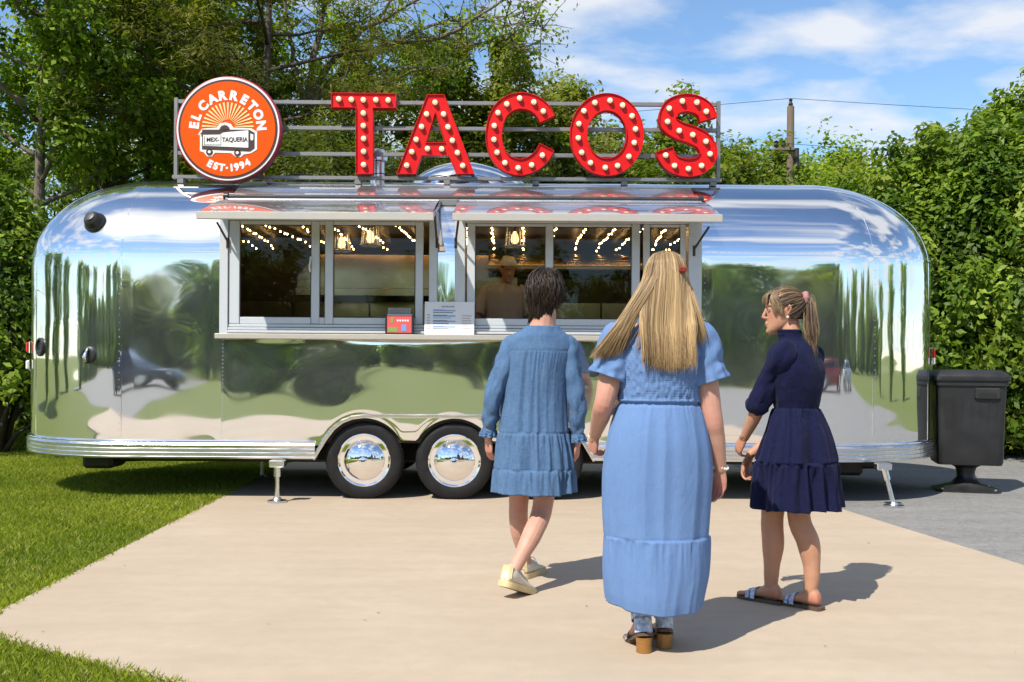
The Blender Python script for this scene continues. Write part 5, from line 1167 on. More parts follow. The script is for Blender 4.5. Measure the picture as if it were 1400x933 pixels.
        for sx in (-1, 1):
            s.blob(W((sx*.0105,.0935,-.0325)), (.0065,.0075,.0055), M); s.limb([W((sx*.046,.070,.030)), W((sx*.026,.0855,.033)), W((sx*.010,.086,.028))], [.006,.0075,.006], 8)
            s.limb([W((sx*.068,-.010,.018)), W((sx*.080,-.020,.022)), W((sx*.083,-.026,.008)), W((sx*.077,-.018,-.014)), W((sx*.071,-.008,-.026))], [.005,.0065,.0065,.0055,.006], 8)
            s.blob(W((sx*.072,-.012,0)), (.006,.014,.022), M)
        s.limb([W((-.021,.083,-.0625)), W((-.006,.0945,-.0585)), W((0,.094,-.0595)), W((.006,.0945,-.0585)), W((.021,.083,-.0625))], [.0025,.0048,.0045,.0048,.0025], 8)
        s.limb([W((-.018,.083,-.0675)), W((0,.0935,-.0705)), W((.018,.083,-.0675))], [.003,.0062,.003], 8)
        s.blob(W((0,.083,-.101)), (.018,.013,.013), M); return W
    def make(s, root, mat, voxel=.0045, blush=(), dents=()):
        rebase(s.mb, root); me = bpy.data.meshes.new('b'); me.from_pydata(s.mb.v, [], s.mb.f); ob = bpy.data.objects.new('b', me); COL.objects.link(ob)
        rm = ob.modifiers.new('r', 'REMESH'); rm.mode = 'VOXEL'; rm.voxel_size = voxel; rm.use_smooth_shade = True
        sm = ob.modifiers.new('s', 'SMOOTH'); sm.factor = .5; sm.iterations = 3
        dg = bpy.context.evaluated_depsgraph_get(); dg.update(); res = bpy.data.meshes.new_from_object(ob.evaluated_get(dg)); bpy.data.objects.remove(ob)
        n = len(res.vertices); co = np.empty(n*3, np.float32); res.vertices.foreach_get('co', co); co = co.reshape(-1, 3); M = at(root)
        for (c, r, push) in dents:
            c = np.array(M @ Vector(c)); w = np.exp(-((co - c)**2).sum(1) / (2*r*r)); co += w[:, None] * np.array(M.to_3x3() @ Vector(push))
        res.vertices.foreach_set('co', co.ravel())
        bl = np.zeros(n, np.float32)
        for (c, r, a) in blush: c = np.array(M @ Vector(c)); bl = np.maximum(bl, a*np.exp(-((co - c)**2).sum(1) / (2*r*r)))
        at_ = res.attributes.new('blush', 'FLOAT', 'POINT'); at_.data.foreach_set('value', bl)
        res.materials.clear(); res.materials.append(mat); res.polygons.foreach_set('use_smooth', [True]*len(res.polygons)); res.update(); return link('body', res, root)
def interp(spec, z):
    """spec rows sorted by falling z; smooth interpolation of the remaining columns"""
    for i in range(len(spec) - 1):
        if spec[i][0] >= z >= spec[i+1][0]:
            a = spec[max(0,i-1)]; b, c = spec[i], spec[i+1]; d = spec[min(len(spec)-1, i+2)]; t = (b[0]-z) / max(1e-9, b[0]-c[0]); out = []
            for k in range(1, len(b)):
                m0 = (c[k]-a[k]) / max(1e-9, a[0]-c[0]) * (b[0]-c[0]) if i > 0 else (c[k]-b[k]); m1 = (d[k]-b[k]) / max(1e-9, b[0]-d[0]) * (b[0]-c[0]) if i+2 < len(spec) else (c[k]-b[k])
                if (c[k]-b[k]) * m0 < 0: m0 = 0
                if (c[k]-b[k]) * m1 < 0: m1 = 0
                h = t*t*(3-2*t); out.append((2*t**3-3*t*t+1)*b[k] + (t**3-2*t*t+t)*m0 + (3*t*t-2*t**3)*c[k] + (t**3-t*t)*m1)
            return out
    return list(spec[-1][1:])
def garment(name, spec, root, mat, fold, z0, z1, nz=110, n=160, M=None, top_in=.012, org=Vector((0,0,0)), solid=.004):
    """spec rows: (z, cx, cy, rx, ry). fold(theta, z) is added to the radius. Hem is turned inside"""
    mb = MB(); rgs = []
    zs = [z0 + (z1 - z0) * i / nz for i in range(nz + 1)]
    def ring(z, d=0.0, zz=None):
        cx, cy, rx, ry = interp(spec, z); r = []
        for j in range(n):
            a = 2*math.pi*j/n; dz, dr = 0.0, fold(a, z)
            if isinstance(dr, tuple): dr, dz = dr
            p = Vector((cx + (rx + dr - d)*math.cos(a), cy + (ry + dr - d)*math.sin(a), (z if zz is None else zz) + dz)); r.append(org + (M @ p if M else p))
        return r
    rgs.append(ring(z0, top_in, z0 - .03)); rgs.append(ring(z0, top_in*.6, z0 - .004))
    for z in zs: rgs.append(ring(z))
    rgs.append(ring(z1, solid, z1 + .002)); rgs.append(ring(z1, solid*1.5, z1 + .04))
    mb.loft(rgs, cap=False); rebase(mb, root); return mb.build(name, mat, root, smooth=True)
def sleeve(name, path, rad, root, mat, seed, n=40, m=44, wr=.004, flare=None, ruf=0.0, freq=7):
    """cloth tube round an arm with soft cross wrinkles; flare: (t0, amount) ruffle at the end"""
    P = [Vector(p) for p in path]; pts, rr = [], []
    L = len(P) - 1
    for i in range(m + 1):
        f = i / m * L; k = min(L-1, int(f)); t = f - k; a, b, c, d = P[max(0,k-1)], P[k], P[k+1], P[min(L,k+2)]
        pts.append(.5*((2*b) + (c-a)*t + (2*a-5*b+4*c-d)*t*t + (3*b-a-3*c+d)*t**3)); tt = t*t*(3-2*t); rr.append(rad[k]*(1-tt) + rad[k+1]*tt)
    rgs = []; prev = None
    for i, p in enumerate(pts):
        t = (pts[min(m,i+1)] - pts[max(0,i-1)]).normalized(); a = Vector((0,-1,0)) if prev is None else prev; u = (a - t*a.dot(t)).normalized(); prev = u; w = t.cross(u); s_ = i/m; rg = []
        for j in range(n):
            th = 2*math.pi*j/n; q = Vector((math.cos(th)*1.2, math.sin(th)*1.2, s_*freq + seed)); d = wr * mnoise.noise(q) * 1.6 + wr*.6*mnoise.noise(q*2.3)
            if flare and s_ > flare[0]:
                g = (s_ - flare[0]) / (1 - flare[0]); d += flare[1]*g + ruf*g*math.sin(th*9 + seed + 2*mnoise.noise(q*1.3))
            rg.append(p + (u*math.cos(th) + w*math.sin(th)) * (rr[i] + d))
        rgs.append(rg)
    e, e2 = [pts[-1] + (p - pts[-1])*.93 for p in rgs[-1]], [pts[-1].lerp(pts[-3], 1.0) + (p - pts[-1])*.90 for p in rgs[-1]]
    mb = MB(); mb.loft(rgs + [e, e2], cap=False); rebase(mb, root); return mb.build(name, mat, root, smooth=True)
class Hair:
    def __init__(s, seed): s.V = []; s.F = []; s.C = []; s.rg = random.Random(seed)
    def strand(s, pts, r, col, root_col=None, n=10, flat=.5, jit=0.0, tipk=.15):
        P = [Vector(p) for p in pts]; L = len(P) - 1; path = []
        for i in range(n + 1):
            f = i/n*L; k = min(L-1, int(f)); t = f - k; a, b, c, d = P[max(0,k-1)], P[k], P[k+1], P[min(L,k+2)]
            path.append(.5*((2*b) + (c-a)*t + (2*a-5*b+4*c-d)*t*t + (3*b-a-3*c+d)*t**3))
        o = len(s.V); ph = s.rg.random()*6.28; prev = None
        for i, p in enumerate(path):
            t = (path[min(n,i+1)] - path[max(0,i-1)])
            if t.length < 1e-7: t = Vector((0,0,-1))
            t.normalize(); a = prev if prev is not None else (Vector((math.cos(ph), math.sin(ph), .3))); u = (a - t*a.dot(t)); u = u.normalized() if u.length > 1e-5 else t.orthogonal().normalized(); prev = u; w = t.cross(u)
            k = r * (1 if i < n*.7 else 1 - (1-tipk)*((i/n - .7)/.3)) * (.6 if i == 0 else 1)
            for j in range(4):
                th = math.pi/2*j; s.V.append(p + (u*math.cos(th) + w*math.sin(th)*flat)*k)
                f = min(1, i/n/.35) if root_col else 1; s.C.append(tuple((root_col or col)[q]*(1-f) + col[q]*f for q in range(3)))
        for i in range(n):
            for j in range(4): k = (j+1) % 4; s.F.append((o+i*4+j, o+i*4+k, o+(i+1)*4+k, o+(i+1)*4+j))
    def build(s, root, name='hair'):
        M = at(root); me = bpy.data.meshes.new(name); me.from_pydata([tuple(M @ v) for v in s.V], [], s.F); a = me.attributes.new('tint', 'FLOAT_COLOR', 'POINT'); A = np.ones((len(s.V), 4), np.float32); A[:, :3] = np.array(s.C); a.data.foreach_set('color', A.ravel())
        me.materials.append(M_hair); me.polygons.foreach_set('use_smooth', [True]*len(me.polygons)); me.update(); return link(name, me, root)
    def cap(s, W, col, grow=.010, zmin=lambda x, y: -.03):
        """scalp-hugging under layer in the head frame"""
        o = len(s.V); nu, nv = 32, 16; idx = {}
        for i in range(nv + 1):
            for j in range(nu):
                el = -0.55 + (math.pi/2 + .55) * i/nv; az = 2*math.pi*j/nu; x, y, z = math.cos(el)*math.cos(az), math.cos(el)*math.sin(az), math.sin(el)
                p = ((.072+grow)*x, -.007 + (.090+grow)*y, .010 + (.101+grow)*z); idx[i,j] = len(s.V); s.V.append(W(p)); s.C.append(col)
        for i in range(nv):
            for j in range(nu):
                k = (j+1) % nu; el = -0.55 + (math.pi/2 + .55)*(i+.5)/nv; az = 2*math.pi*(j+.5)/nu
                y, z = math.cos(el)*math.sin(az), math.sin(el)
                if z*.101 + .01 > zmin(math.cos(el)*math.cos(az), y): s.F.append((idx[i,j], idx[i,k], idx[i+1,k], idx[i+1,j]))
def nz_(a, b, c): return mnoise.noise(Vector((a, b, c)))
def gathers(a, z, ztop, amp, f, seed, fade=.10, grow=None):
    """crimped pleats that start at a seam and relax downwards"""
    d = max(0, ztop - z); q = 1 - math.exp(-d/.012); k = math.exp(-d/fade); ca, sa = math.cos(a), math.sin(a)
    hi = .42 - 2.4*abs(nz_(ca*f, sa*f, seed + d*1.2)); lo = .36 - 2.0*abs(nz_(ca*f*.45, sa*f*.45, seed + 7 + d*.6))
    return amp * q * (k*hi*1.3 + (1 - k)*lo*(1 if grow is None else grow(d))*1.5)

# ================================================================ woman in the denim dress
rL = GX(713, 806); rL.z = .022
wL = thing('person', 'woman with short dark hair in a tiered denim dress and cream sneakers', 'person', rL)
def QL(px, py, dy=0.0): return PX(px, py, rL.y + dy)
B = Body()
hc = QL(745, 401, .0); Mh = Matrix.Rotation(R_(-14), 3, 'Z') @ Matrix.Rotation(R_(6), 3, 'Y') @ Matrix.Rotation(R_(4), 3, 'X'); W = B.head(hc, Mh)
nk = QL(741, 455, -.01); B.limb([hc + V3(0,-.025,-.05), QL(743, 437, -.015), nk], [.060, .070, .082])
ctr = QL(736, 500, 0)
B.rings([(QL(736,458).z, nk.x, -.0 + rL.y, .10, .055, .055), (QL(736,470).z, ctr.x, rL.y, .165, .075, .08), (QL(736,500).z, ctr.x, rL.y, .165, .10, .09), (QL(736,540).z, ctr.x-.01, rL.y, .145, .095, .085), (QL(736,565).z, ctr.x-.015, rL.y, .14, .09, .085), (QL(736,600).z, ctr.x-.02, rL.y, .165, .10, .11), (QL(736,640).z, ctr.x-.02, rL.y, .175, .10, .11), (.56, ctr.x-.02, rL.y, .15, .08, .09)])
sl, sr = QL(697, 474), QL(778, 474); el, er = QL(676, 540, -.03), QL(786, 542, -.03); wl2, wr2 = QL(668, 598, .03), QL(789, 605, .0)
B.limb([sl, el, wl2], [.04, .034, .025]); B.limb([sr, er, wr2], [.04, .034, .025])
B.hand(wl2, (.02,.12,-1), (.75,.55,0), -1, .42, .92); B.hand(wr2, (-.06,.12,-1), (-.8,.4,0), 1, .60, .92)
hipL, hipR = V3(ctr.x-.085, rL.y+.02, .80), V3(ctr.x+.055, rL.y, .80)
kL, kR = QL(709, 690, .10), QL(742, 692, -.01); aL, aR = QL(719, 772, .20), QL(701, 783, -.28)
calfL, calfR = QL(710, 722, .12), QL(729, 728, -.12)
B.limb([hipL, kL, calfL, aL.lerp(calfL, .3), aL], [.085, .055, .053, .037, .033]); B.limb([hipR, kR, calfR, aR.lerp(calfR, .3), aR], [.085, .057, .055, .038, .033])
bodyL = B.make(wL, M_skinA, blush=[(W((.04,.07,-.03)), .02, .4), (wl2 - V3(0,0,.09), .05, .5), (wr2 - V3(0,0,.09), .05, .5), (kL, .05, .3), (kR, .05, .3)], dents=[(W((.03,.088,.010)), .011, Mh @ V3(0,-.008,0)), (W((-.03,.088,.010)), .011, Mh @ V3(0,-.008,0))])
# dress
zL = lambda y: QL(736, y).z
cxL = lambda px: QL(px, 560).x
oy = rL.y
specL = [(zL(446), cxL(741), oy-.01, .092, .076), (zL(452), cxL(740), oy-.008, .115, .085), (zL(459), cxL(737), oy-.004, .160, .098), (zL(468), cxL(736.5), oy, .190, .106), (zL(482), cxL(736), oy, .190, .116), (zL(510), cxL(733), oy, .178, .118), (zL(545), cxL(731), oy, .178, .118), (zL(590), cxL(730), oy-.01, .192, .130), (zL(593), cxL(730), oy-.01, .196, .134), (zL(620), cxL(731), oy-.01, .210, .150), (zL(638), cxL(731), oy-.01, .218, .158), (zL(642), cxL(731), oy-.01, .222, .163), (zL(673), cxL(731), oy-.01, .232, .176)]
zy, zs1, zs2 = zL(480), zL(591), zL(640)
def foldL(a, z):
    ca, sa = math.cos(a), math.sin(a); d = .0030*nz_(ca*2.2, sa*2.2, z*5) ; dz = 0
    if z < zy and z > zs1:
        back = max(0, -sa)**6; d += gathers(a, z, zy, .011, 9, 2.0, .07)*back + .006*(.4-1.6*abs(nz_(ca*3, sa*4, z*1.5 + 3)))*smoothstep(zy, zs1, z) + .002*back*(1 if zy - z < .004 else 0)
    if zs1 >= z > zs2: d += gathers(a, z, zs1, .018, 8.5, 5.0, .08)
    if z <= zs2: d += gathers(a, z, zs2, .022, 8, 9.0, .08) + .007*nz_(ca*2.4, sa*2.4, 1)
    for zz in (zs1, zs2, zy): d -= .0045*math.exp(-((z-zz)/.0035)**2)*(1 if zz != zy or sa < .2 else 0)
    if z < zs2: dz = -.012*nz_(ca*2, sa*2, 4.4)*smoothstep(zs2, zL(673), z)
    return d, dz
dL = garment('dress', specL, wL, M_denim, foldL, zL(446), zL(673), 150, 220)
for (s0, e0, w0, sd) in ((QL(702,470), QL(674,541,-.03), QL(668,594,.03), 1.0), (QL(773,470), QL(788,543,-.03), QL(790,602,.0), 5.0)):
    m1 = s0.lerp(e0, .5); c = e0.lerp(w0, .86)
    slv = sleeve('sleeve', [s0 + V3(.035 if sd < 3 else -.035, 0, .012), s0 + V3(-.012 if sd < 3 else .012, 0, -.03), m1, e0, e0.lerp(w0, .5), c], [.052, .062, .055, .049, .046, .034], wL, M_denim, sd, wr=.008, freq=9)
    sleeve('cuff', [c + V3(0,0,.004), c.lerp(w0, .4), w0 + V3(0,0,-.008)], [.036, .042, .046], wL, M_denim, sd+2, wr=.003, flare=(.2, .005), ruf=.008, n=72, m=14)
# hair: short, layered, swept round from the crown
H = Hair(3); DK = (.014,.0085,.006); H.cap(W, DK, .010, lambda x, y: -.075 if y < -.15 else (.0 if y < .55 else .06))
rg = random.Random(4)
for k in range(2000):
    az = rg.uniform(0, 2*math.pi); e = math.asin(rg.uniform(-.58, 1)); x, y, z = math.cos(e)*math.cos(az), math.cos(e)*math.sin(az), math.sin(e)
    if y > .6 and z < .45: continue
    if y > .05 and z < -.1: continue
    g = rg.uniform(.012, .030) + .006*max(0, z); E = lambda X, Y, Z, gg: W(((.072+gg)*X, -.007 + (.090+gg)*Y, .008 + (.101+gg)*Z))
    L = rg.uniform(.4, .85); pts = []; tw_ = rg.uniform(-.5,.5) + .5*nz_(az*1.2, e*2, 3.1); lf = rg.uniform(-.002,.010)
    tx, ty, tz = x + .35*z*rg.uniform(.2,1), y*1.0 - (.1 if y < 0 else -.1), z
    for i in range(5):
        t = i/4; a2 = az + (tw_ + .30*max(0, z))*t; e2 = e - L*t*(1.0 if z < .85 else .8); pts.append(E(math.cos(e2)*math.cos(a2), math.cos(e2)*math.sin(a2), math.sin(e2), g + .006*math.sin(t*3) + lf*t - (.006*t if z < 0 else 0)))
    v = rg.random(); col = (.018+.022*v, .011+.014*v, .0075+.009*v) if rg.random() < .95 else (.055,.035,.024)
    H.strand(pts, rg.uniform(.0018,.0036), col, n=9)
for k in range(800):                                        # wispy nape
    x = rg.uniform(-.062,.062); p = V3(x, -.088 + abs(x)*.5 - rg.random()*.010, -.082 - .050*rg.random()); H.strand([W(p + V3(x*.25,-.012,.055)), W(p + V3(0,-.004,0)), W(p + V3(rg.uniform(-.012,.012), .014, -.062*rg.uniform(.5,1.05)))], .0028, (.02,.012,.008), n=5)
H.build(wL)
# sneakers
def sneaker(ankle, yaw, pitch, root, sc=1.0):
    f = Vector((math.sin(yaw), math.cos(yaw), 0)); sd = Vector((f.y, -f.x, 0)); A = Vector(ankle); Rm = Matrix.Rotation(-pitch, 3, sd)
    T = lambda x, y, z: A + Rm @ ((sd*x + f*y + Vector((0,0,1))*z)*sc)
    sh = bpy.data.objects.new('sneaker', None); COL.objects.link(sh); sh.parent = root
    prof = ((-.072,.020,-.02),(-.066,.031,.012),(-.045,.039,.022),(-.015,.041,.016),(.02,.041,-.004),(.06,.042,-.022),(.10,.046,-.036),(.135,.045,-.046),(.16,.038,-.052),(.178,.022,-.060))
    rgs = []
    for (y, hw, zt_) in prof:
        zb_ = -.072; ring = []
        for j in range(18):
            a = 2*math.pi*j/18; ca, sa = math.cos(a), math.sin(a); hh = (zt_-zb_)/2; x = hw*math.copysign(abs(ca)**.7, ca); 
            if sa > 0: x *= 1 - .28*sa
            ring.append(T(x, y, (zt_+zb_)/2 + hh*math.copysign(abs(sa)**.8, sa)))
        rgs.append(ring)
    mb = MB(); mb.loft(rgs); rebase(mb, root); mb.build('upper', M_canvas, sh, smooth=True)
    rgs = []
    for (y, hw) in ((-.080,.018),(-.074,.033),(-.05,.042),(0,.0435),(.06,.045),(.105,.049),(.14,.048),(.168,.040),(.186,.022)):
        rgs.append([T(sx*hw, y, z) for sx, z in ((-1,-.094),(1,-.094),(1.03,-.082),(1.0,-.064),(-1.0,-.064),(-1.03,-.082))])
    mb = MB(); mb.loft(rgs); rebase(mb, root); mb.build('sole', M_gum, sh, smooth=True, angle=50)
    for k in range(5):
        y = .018 + k*.019; z = -.001 - k*.0075; mb = MB(); mb.tube([T(-.026,y,z-.010), T(-.010,y+.004,z+.006), T(.010,y+.008,z+.006), T(.026,y+.002,z-.010)], .0032, 6); rebase(mb, root); mb.build('lace', M_white, sh, smooth=True)
    mb = MB(); mb.tube([T(-.002,.02,.012), T(-.026,.03,.016), T(-.030,.05,.004)], .0026, 6); mb.tube([T(.002,.02,.012), T(.026,.034,.014), T(.032,.052,-.004)], .0026, 6); rebase(mb, root); mb.build('lace_bow', M_white, sh, smooth=True)
    mb = MB(); mb.loft([[T(x*1.08, -.071, z) for x, z in ((-.022,-.05),(.022,-.05),(.020,.012),(-.020,.012))], [T(x*1.1, -.062, z) for x, z in ((-.034,-.05),(.034,-.05),(.030,.016),(-.030,.016))]]); rebase(mb, root); mb.build('heel_tab', M_gum, sh)
fLz = V3(aL.x + .010, aL.y, .022 + .094); fRz = aR + V3(.004, .02, 0)
sneaker(V3(aL.x + .004, aL.y + .02, .118), R_(28), R_(0), wL, 1.02)
sneaker(V3(aR.x + .012, aR.y + .02, .158), R_(38), R_(20), wL, 1.04)

# ================================================================ woman in the long light blue dress
rM = GX(892, 892); rM.z = .022
wM = thing('person', 'woman with long blond hair in an ankle length light blue dress', 'person', rM)
def QM(px, py, dy=0.0): return PX(px, py, rM.y + dy)
B = Body()
hc = QM(907, 382, .01); Mh = Matrix.Rotation(R_(4), 3, 'Z'); W = B.head(hc, Mh)
B.limb([hc + V3(0,-.025,-.05), QM(904, 428, -.01), QM(901, 448, -.01)], [.054, .056, .07])
zM = lambda y: QM(900, y).z
cxM = lambda px: QM(px, 600).x; oy = rM.y
B.rings([(zM(443), cxM(902), oy, .11, .06, .06), (zM(458), cxM(902), oy, .185, .09, .085), (zM(490), cxM(902), oy, .185, .13, .10), (zM(525), cxM(902), oy, .170, .12, .10), (zM(550), cxM(901), oy, .165, .11, .10), (zM(590), cxM(900), oy, .19, .11, .13), (zM(640), cxM(898), oy, .215, .12, .14), (zM(700), cxM(897), oy, .20, .11, .12)])
sl, sr = QM(846, 470), QM(955, 470); el, er = QM(826, 552, -.03), QM(974, 572, -.035); wl2, wr2 = QM(814, 594, .17), QM(985, 641, .02)
B.limb([sl, sl.lerp(el, .5), el, el.lerp(wl2, .35), wl2], [.058, .054, .044, .043, .027]); B.limb([sr, sr.lerp(er, .5), er, er.lerp(wr2, .35), wr2], [.058, .054, .044, .042, .027])
B.hand(wl2, (-.10, .45, -.8), (.75,.35,.1), -1, .75, .98); B.hand(wr2, (-.06,.22,-1), (-.55,-.80,0), 1, .42, .98)
fl, fr = GX(878, 896), GX(909, 890)
aL, aR = V3(fl.x - .002, fl.y + .035, .155), V3(fr.x - .002, fr.y + .035, .155)
B.limb([V3(cxM(880), oy, .78), V3(cxM(880), oy+.01, .50), V3(fl.x, fl.y + .02, .34), aL], [.10, .062, .058, .036]); B.limb([V3(cxM(918), oy, .78), V3(cxM(915), oy+.01, .50), V3(fr.x, fr.y + .02, .34), aR], [.10, .062, .058, .036])
FT = [B.foot(a, (s_, 1), .235, R_(22), w=.042) for a, s_ in ((aL, -.10), (aR, .06))]
bodyM = B.make(wM, M_skinA, blush=[(el, .04, .45), (er, .04, .45), (wr2 + V3(-.01,.02,-.10), .05, .75), (wl2 + V3(0,.04,-.07), .05, .6), (aL, .06, .4), (aR, .06, .4)], dents=[(W((.03,.088,.010)), .011, Mh @ V3(0,-.008,0)), (W((-.03,.088,.010)), .011, Mh @ V3(0,-.008,0))])
specM = [(zM(446), cxM(903), oy, .105, .080), (zM(450), cxM(902.5), oy, .150, .092), (zM(457), cxM(902), oy, .192, .104), (zM(470), cxM(902), oy, .205, .118), (zM(495), cxM(902), oy, .200, .138), (zM(525), cxM(902), oy, .186, .132), (zM(545), cxM(901.5), oy-.002, .180, .122), (zM(550), cxM(901.5), oy-.002, .172, .118), (zM(556), cxM(901), oy-.004, .184, .128), (zM(580), cxM(900), oy-.01, .208, .146), (zM(610), cxM(899.5), oy-.014, .226, .160), (zM(650), cxM(898.5), oy-.012, .238, .168), (zM(700), cxM(897.5), oy-.01, .234, .172), (zM(730), cxM(897.5), oy-.01, .228, .176), (zM(733), cxM(897.5), oy-.01, .229, .177), (zM(780), cxM(896), oy-.01, .228, .184), (zM(812), cxM(894), oy-.012, .214, .184), (zM(828), cxM(893.5), oy-.012, .205, .180)]
zw, zt_ = zM(550), zM(731)
def foldM(a, z):
    ca, sa = math.cos(a), math.sin(a); d = 0; dz = 0
    if z > zw:
        if z < zM(455): d += .0042*math.sin((zM(455) - z)*2*math.pi/.0115 + 1.5*nz_(ca*3, sa*3, z*9))*(.55 + .45*nz_(ca*26, sa*26, z*55)) + .0065*nz_(ca*16, sa*16, z*42)
    elif z > zt_: d += gathers(a, z, zw, .0034, 7, 3.0, .06, lambda q: 1.25) + .012*nz_(ca*2.4+5, sa*2.4, z*.9)*smoothstep(zw, zt_, z) - .003*math.exp(-((z - zt_)/.004)**2)
    else: d += gathers(a, z, zt_, .0095, 7, 6.0, .08, lambda q: .8) + .010*nz_(ca*2.6+9, sa*2.6, z*1.5); dz = -.030*ca*smoothstep(zt_, zM(828), z)*.0 + (.028*max(0, -ca) - .012*nz_(ca*1.6, sa*1.6, 2.2))*smoothstep(zt_, zM(828), z)
    d += .008*math.exp(-((z - zM(547.5))/.006)**2) - .006*math.exp(-((z - zM(551.5))/.004)**2)
    return d, dz
garment('dress', specM, wM, M_sky, foldM, zM(446), zM(828), 230, 240)
for sx, s0, e0, sd in ((-1, QM(850,466), QM(826,532,-.02), 2.0), (1, QM(952,466), QM(974,540,-.02), 8.0)):
    sleeve('sleeve', [s0 + V3(-sx*.045, 0, .022), s0 + V3(sx*.018, 0, .0), s0.lerp(e0, .45), s0.lerp(e0, .78)], [.055, .080, .080, .076], wM, M_sky, sd, wr=.006, flare=(.45, .012), ruf=.006, n=72, m=26)
# hair: long, straight, darker at the parting
H = Hair(9); H.cap(W, (.17,.105,.048), .012, lambda x, y: -.045 if y < .1 else (.0 if y < .45 else .05))
rg = random.Random(11); hz = hc.z
for k in range(4200):
    u = rg.uniform(-1, 1); q = rg.random(); dep = rg.uniform(0, .020)
    ry = rg.uniform(-.055, .055); root = W((.004 + rg.gauss(0,.006), ry, .112 + dep*.4 - abs(ry)*.15))
    uu = u
    c1 = W(((.060+dep*.5)*uu, -.045 - .040*math.sqrt(max(0, 1-uu*uu)), .086 + .02*(1-abs(uu)) + dep*.3))
    c2 = W(((.086 + dep)*uu, -.012 - (.100+dep)*math.sqrt(max(0,1-uu*uu*.96)), -.01 + .02*(1-abs(uu))))
    if u < -.45 and q < .80:          # left lock swept out over the shoulder
        t = (u + 1)/.55; e = QM(812 + 34*t + rg.gauss(0,4), 489 - 8*t + rg.gauss(0,3), -.075 - .03*rg.random()); m = QM(852 + 18*t + rg.gauss(0,2), 432, -.10 - dep); pts = [root, c1, c2, m, m.lerp(e, .55) + V3(0,-.012,0), e]
    elif u > .80 and q < .6:
        e = QM(958 + rg.gauss(0,5), 462 + rg.gauss(0,6), -.10); pts = [root, c1, c2, c2.lerp(e, .6) + V3(0,-.02,0), e]
    else:
        t = (min(1, max(-1, (u + .0)/.9)) + 1)/2; x = 880 + 70*t + rg.gauss(0, 1.8); m = QM(877 + 72*t + rg.gauss(0,1.5), 440, -.125 - dep); e = QM(x, 498 + rg.gauss(0,5.5) - 6*abs(t-.5), -.150 - dep*.7); pts = [root, c1, c2, m, m.lerp(e, .5) + V3(0,-.004,0), e]
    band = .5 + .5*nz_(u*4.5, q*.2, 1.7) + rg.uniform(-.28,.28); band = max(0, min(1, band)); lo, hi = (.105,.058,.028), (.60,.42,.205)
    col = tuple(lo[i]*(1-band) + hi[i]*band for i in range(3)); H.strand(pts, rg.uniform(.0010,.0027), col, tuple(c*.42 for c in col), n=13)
for k in range(30):
    e = QM(rg.uniform(860,884), rg.uniform(470,492), -.12); H.strand([W((-.05,-.09,-.02)), QM(878, 440, -.125), e], .0011, (.40,.26,.11), n=8)
hM = H.build(wM)
mb = MB(); cp = QM(933, 369, -.098); mb.box((cp.x-.017, cp.y-.016, cp.z-.013), (cp.x+.017, cp.y+.012, cp.z+.013), .006); rebase(mb, wM); mb.build('hair_clip', M_clip, wM)
# bracelets
mb = MB(); c = wr2 + V3(.001, .002, .006)
for k in range(16): a = 2*math.pi*k/16; q = c + V3(.031*math.cos(a), .027*math.sin(a), .006*math.sin(a*2)); b_ = Body(); b_.blob(q, (.006,.006,.006), n=8); mb.add(b_.mb.v, b_.mb.f)
rebase(mb, wM); o = mb.build('bracelet', M_pearl, wM, smooth=True); o['kind'] = 'stuff'
mb = MB(); c = QM(813, 596, .17)
mb.tube([c + V3(.028*math.cos(a), .01*math.sin(a), .026*math.sin(a)*.6) for a in lin(0, 2*math.pi, 18)], .0022, 6); rebase(mb, wM); mb.build('bangle', M_gold, wM, smooth=True)
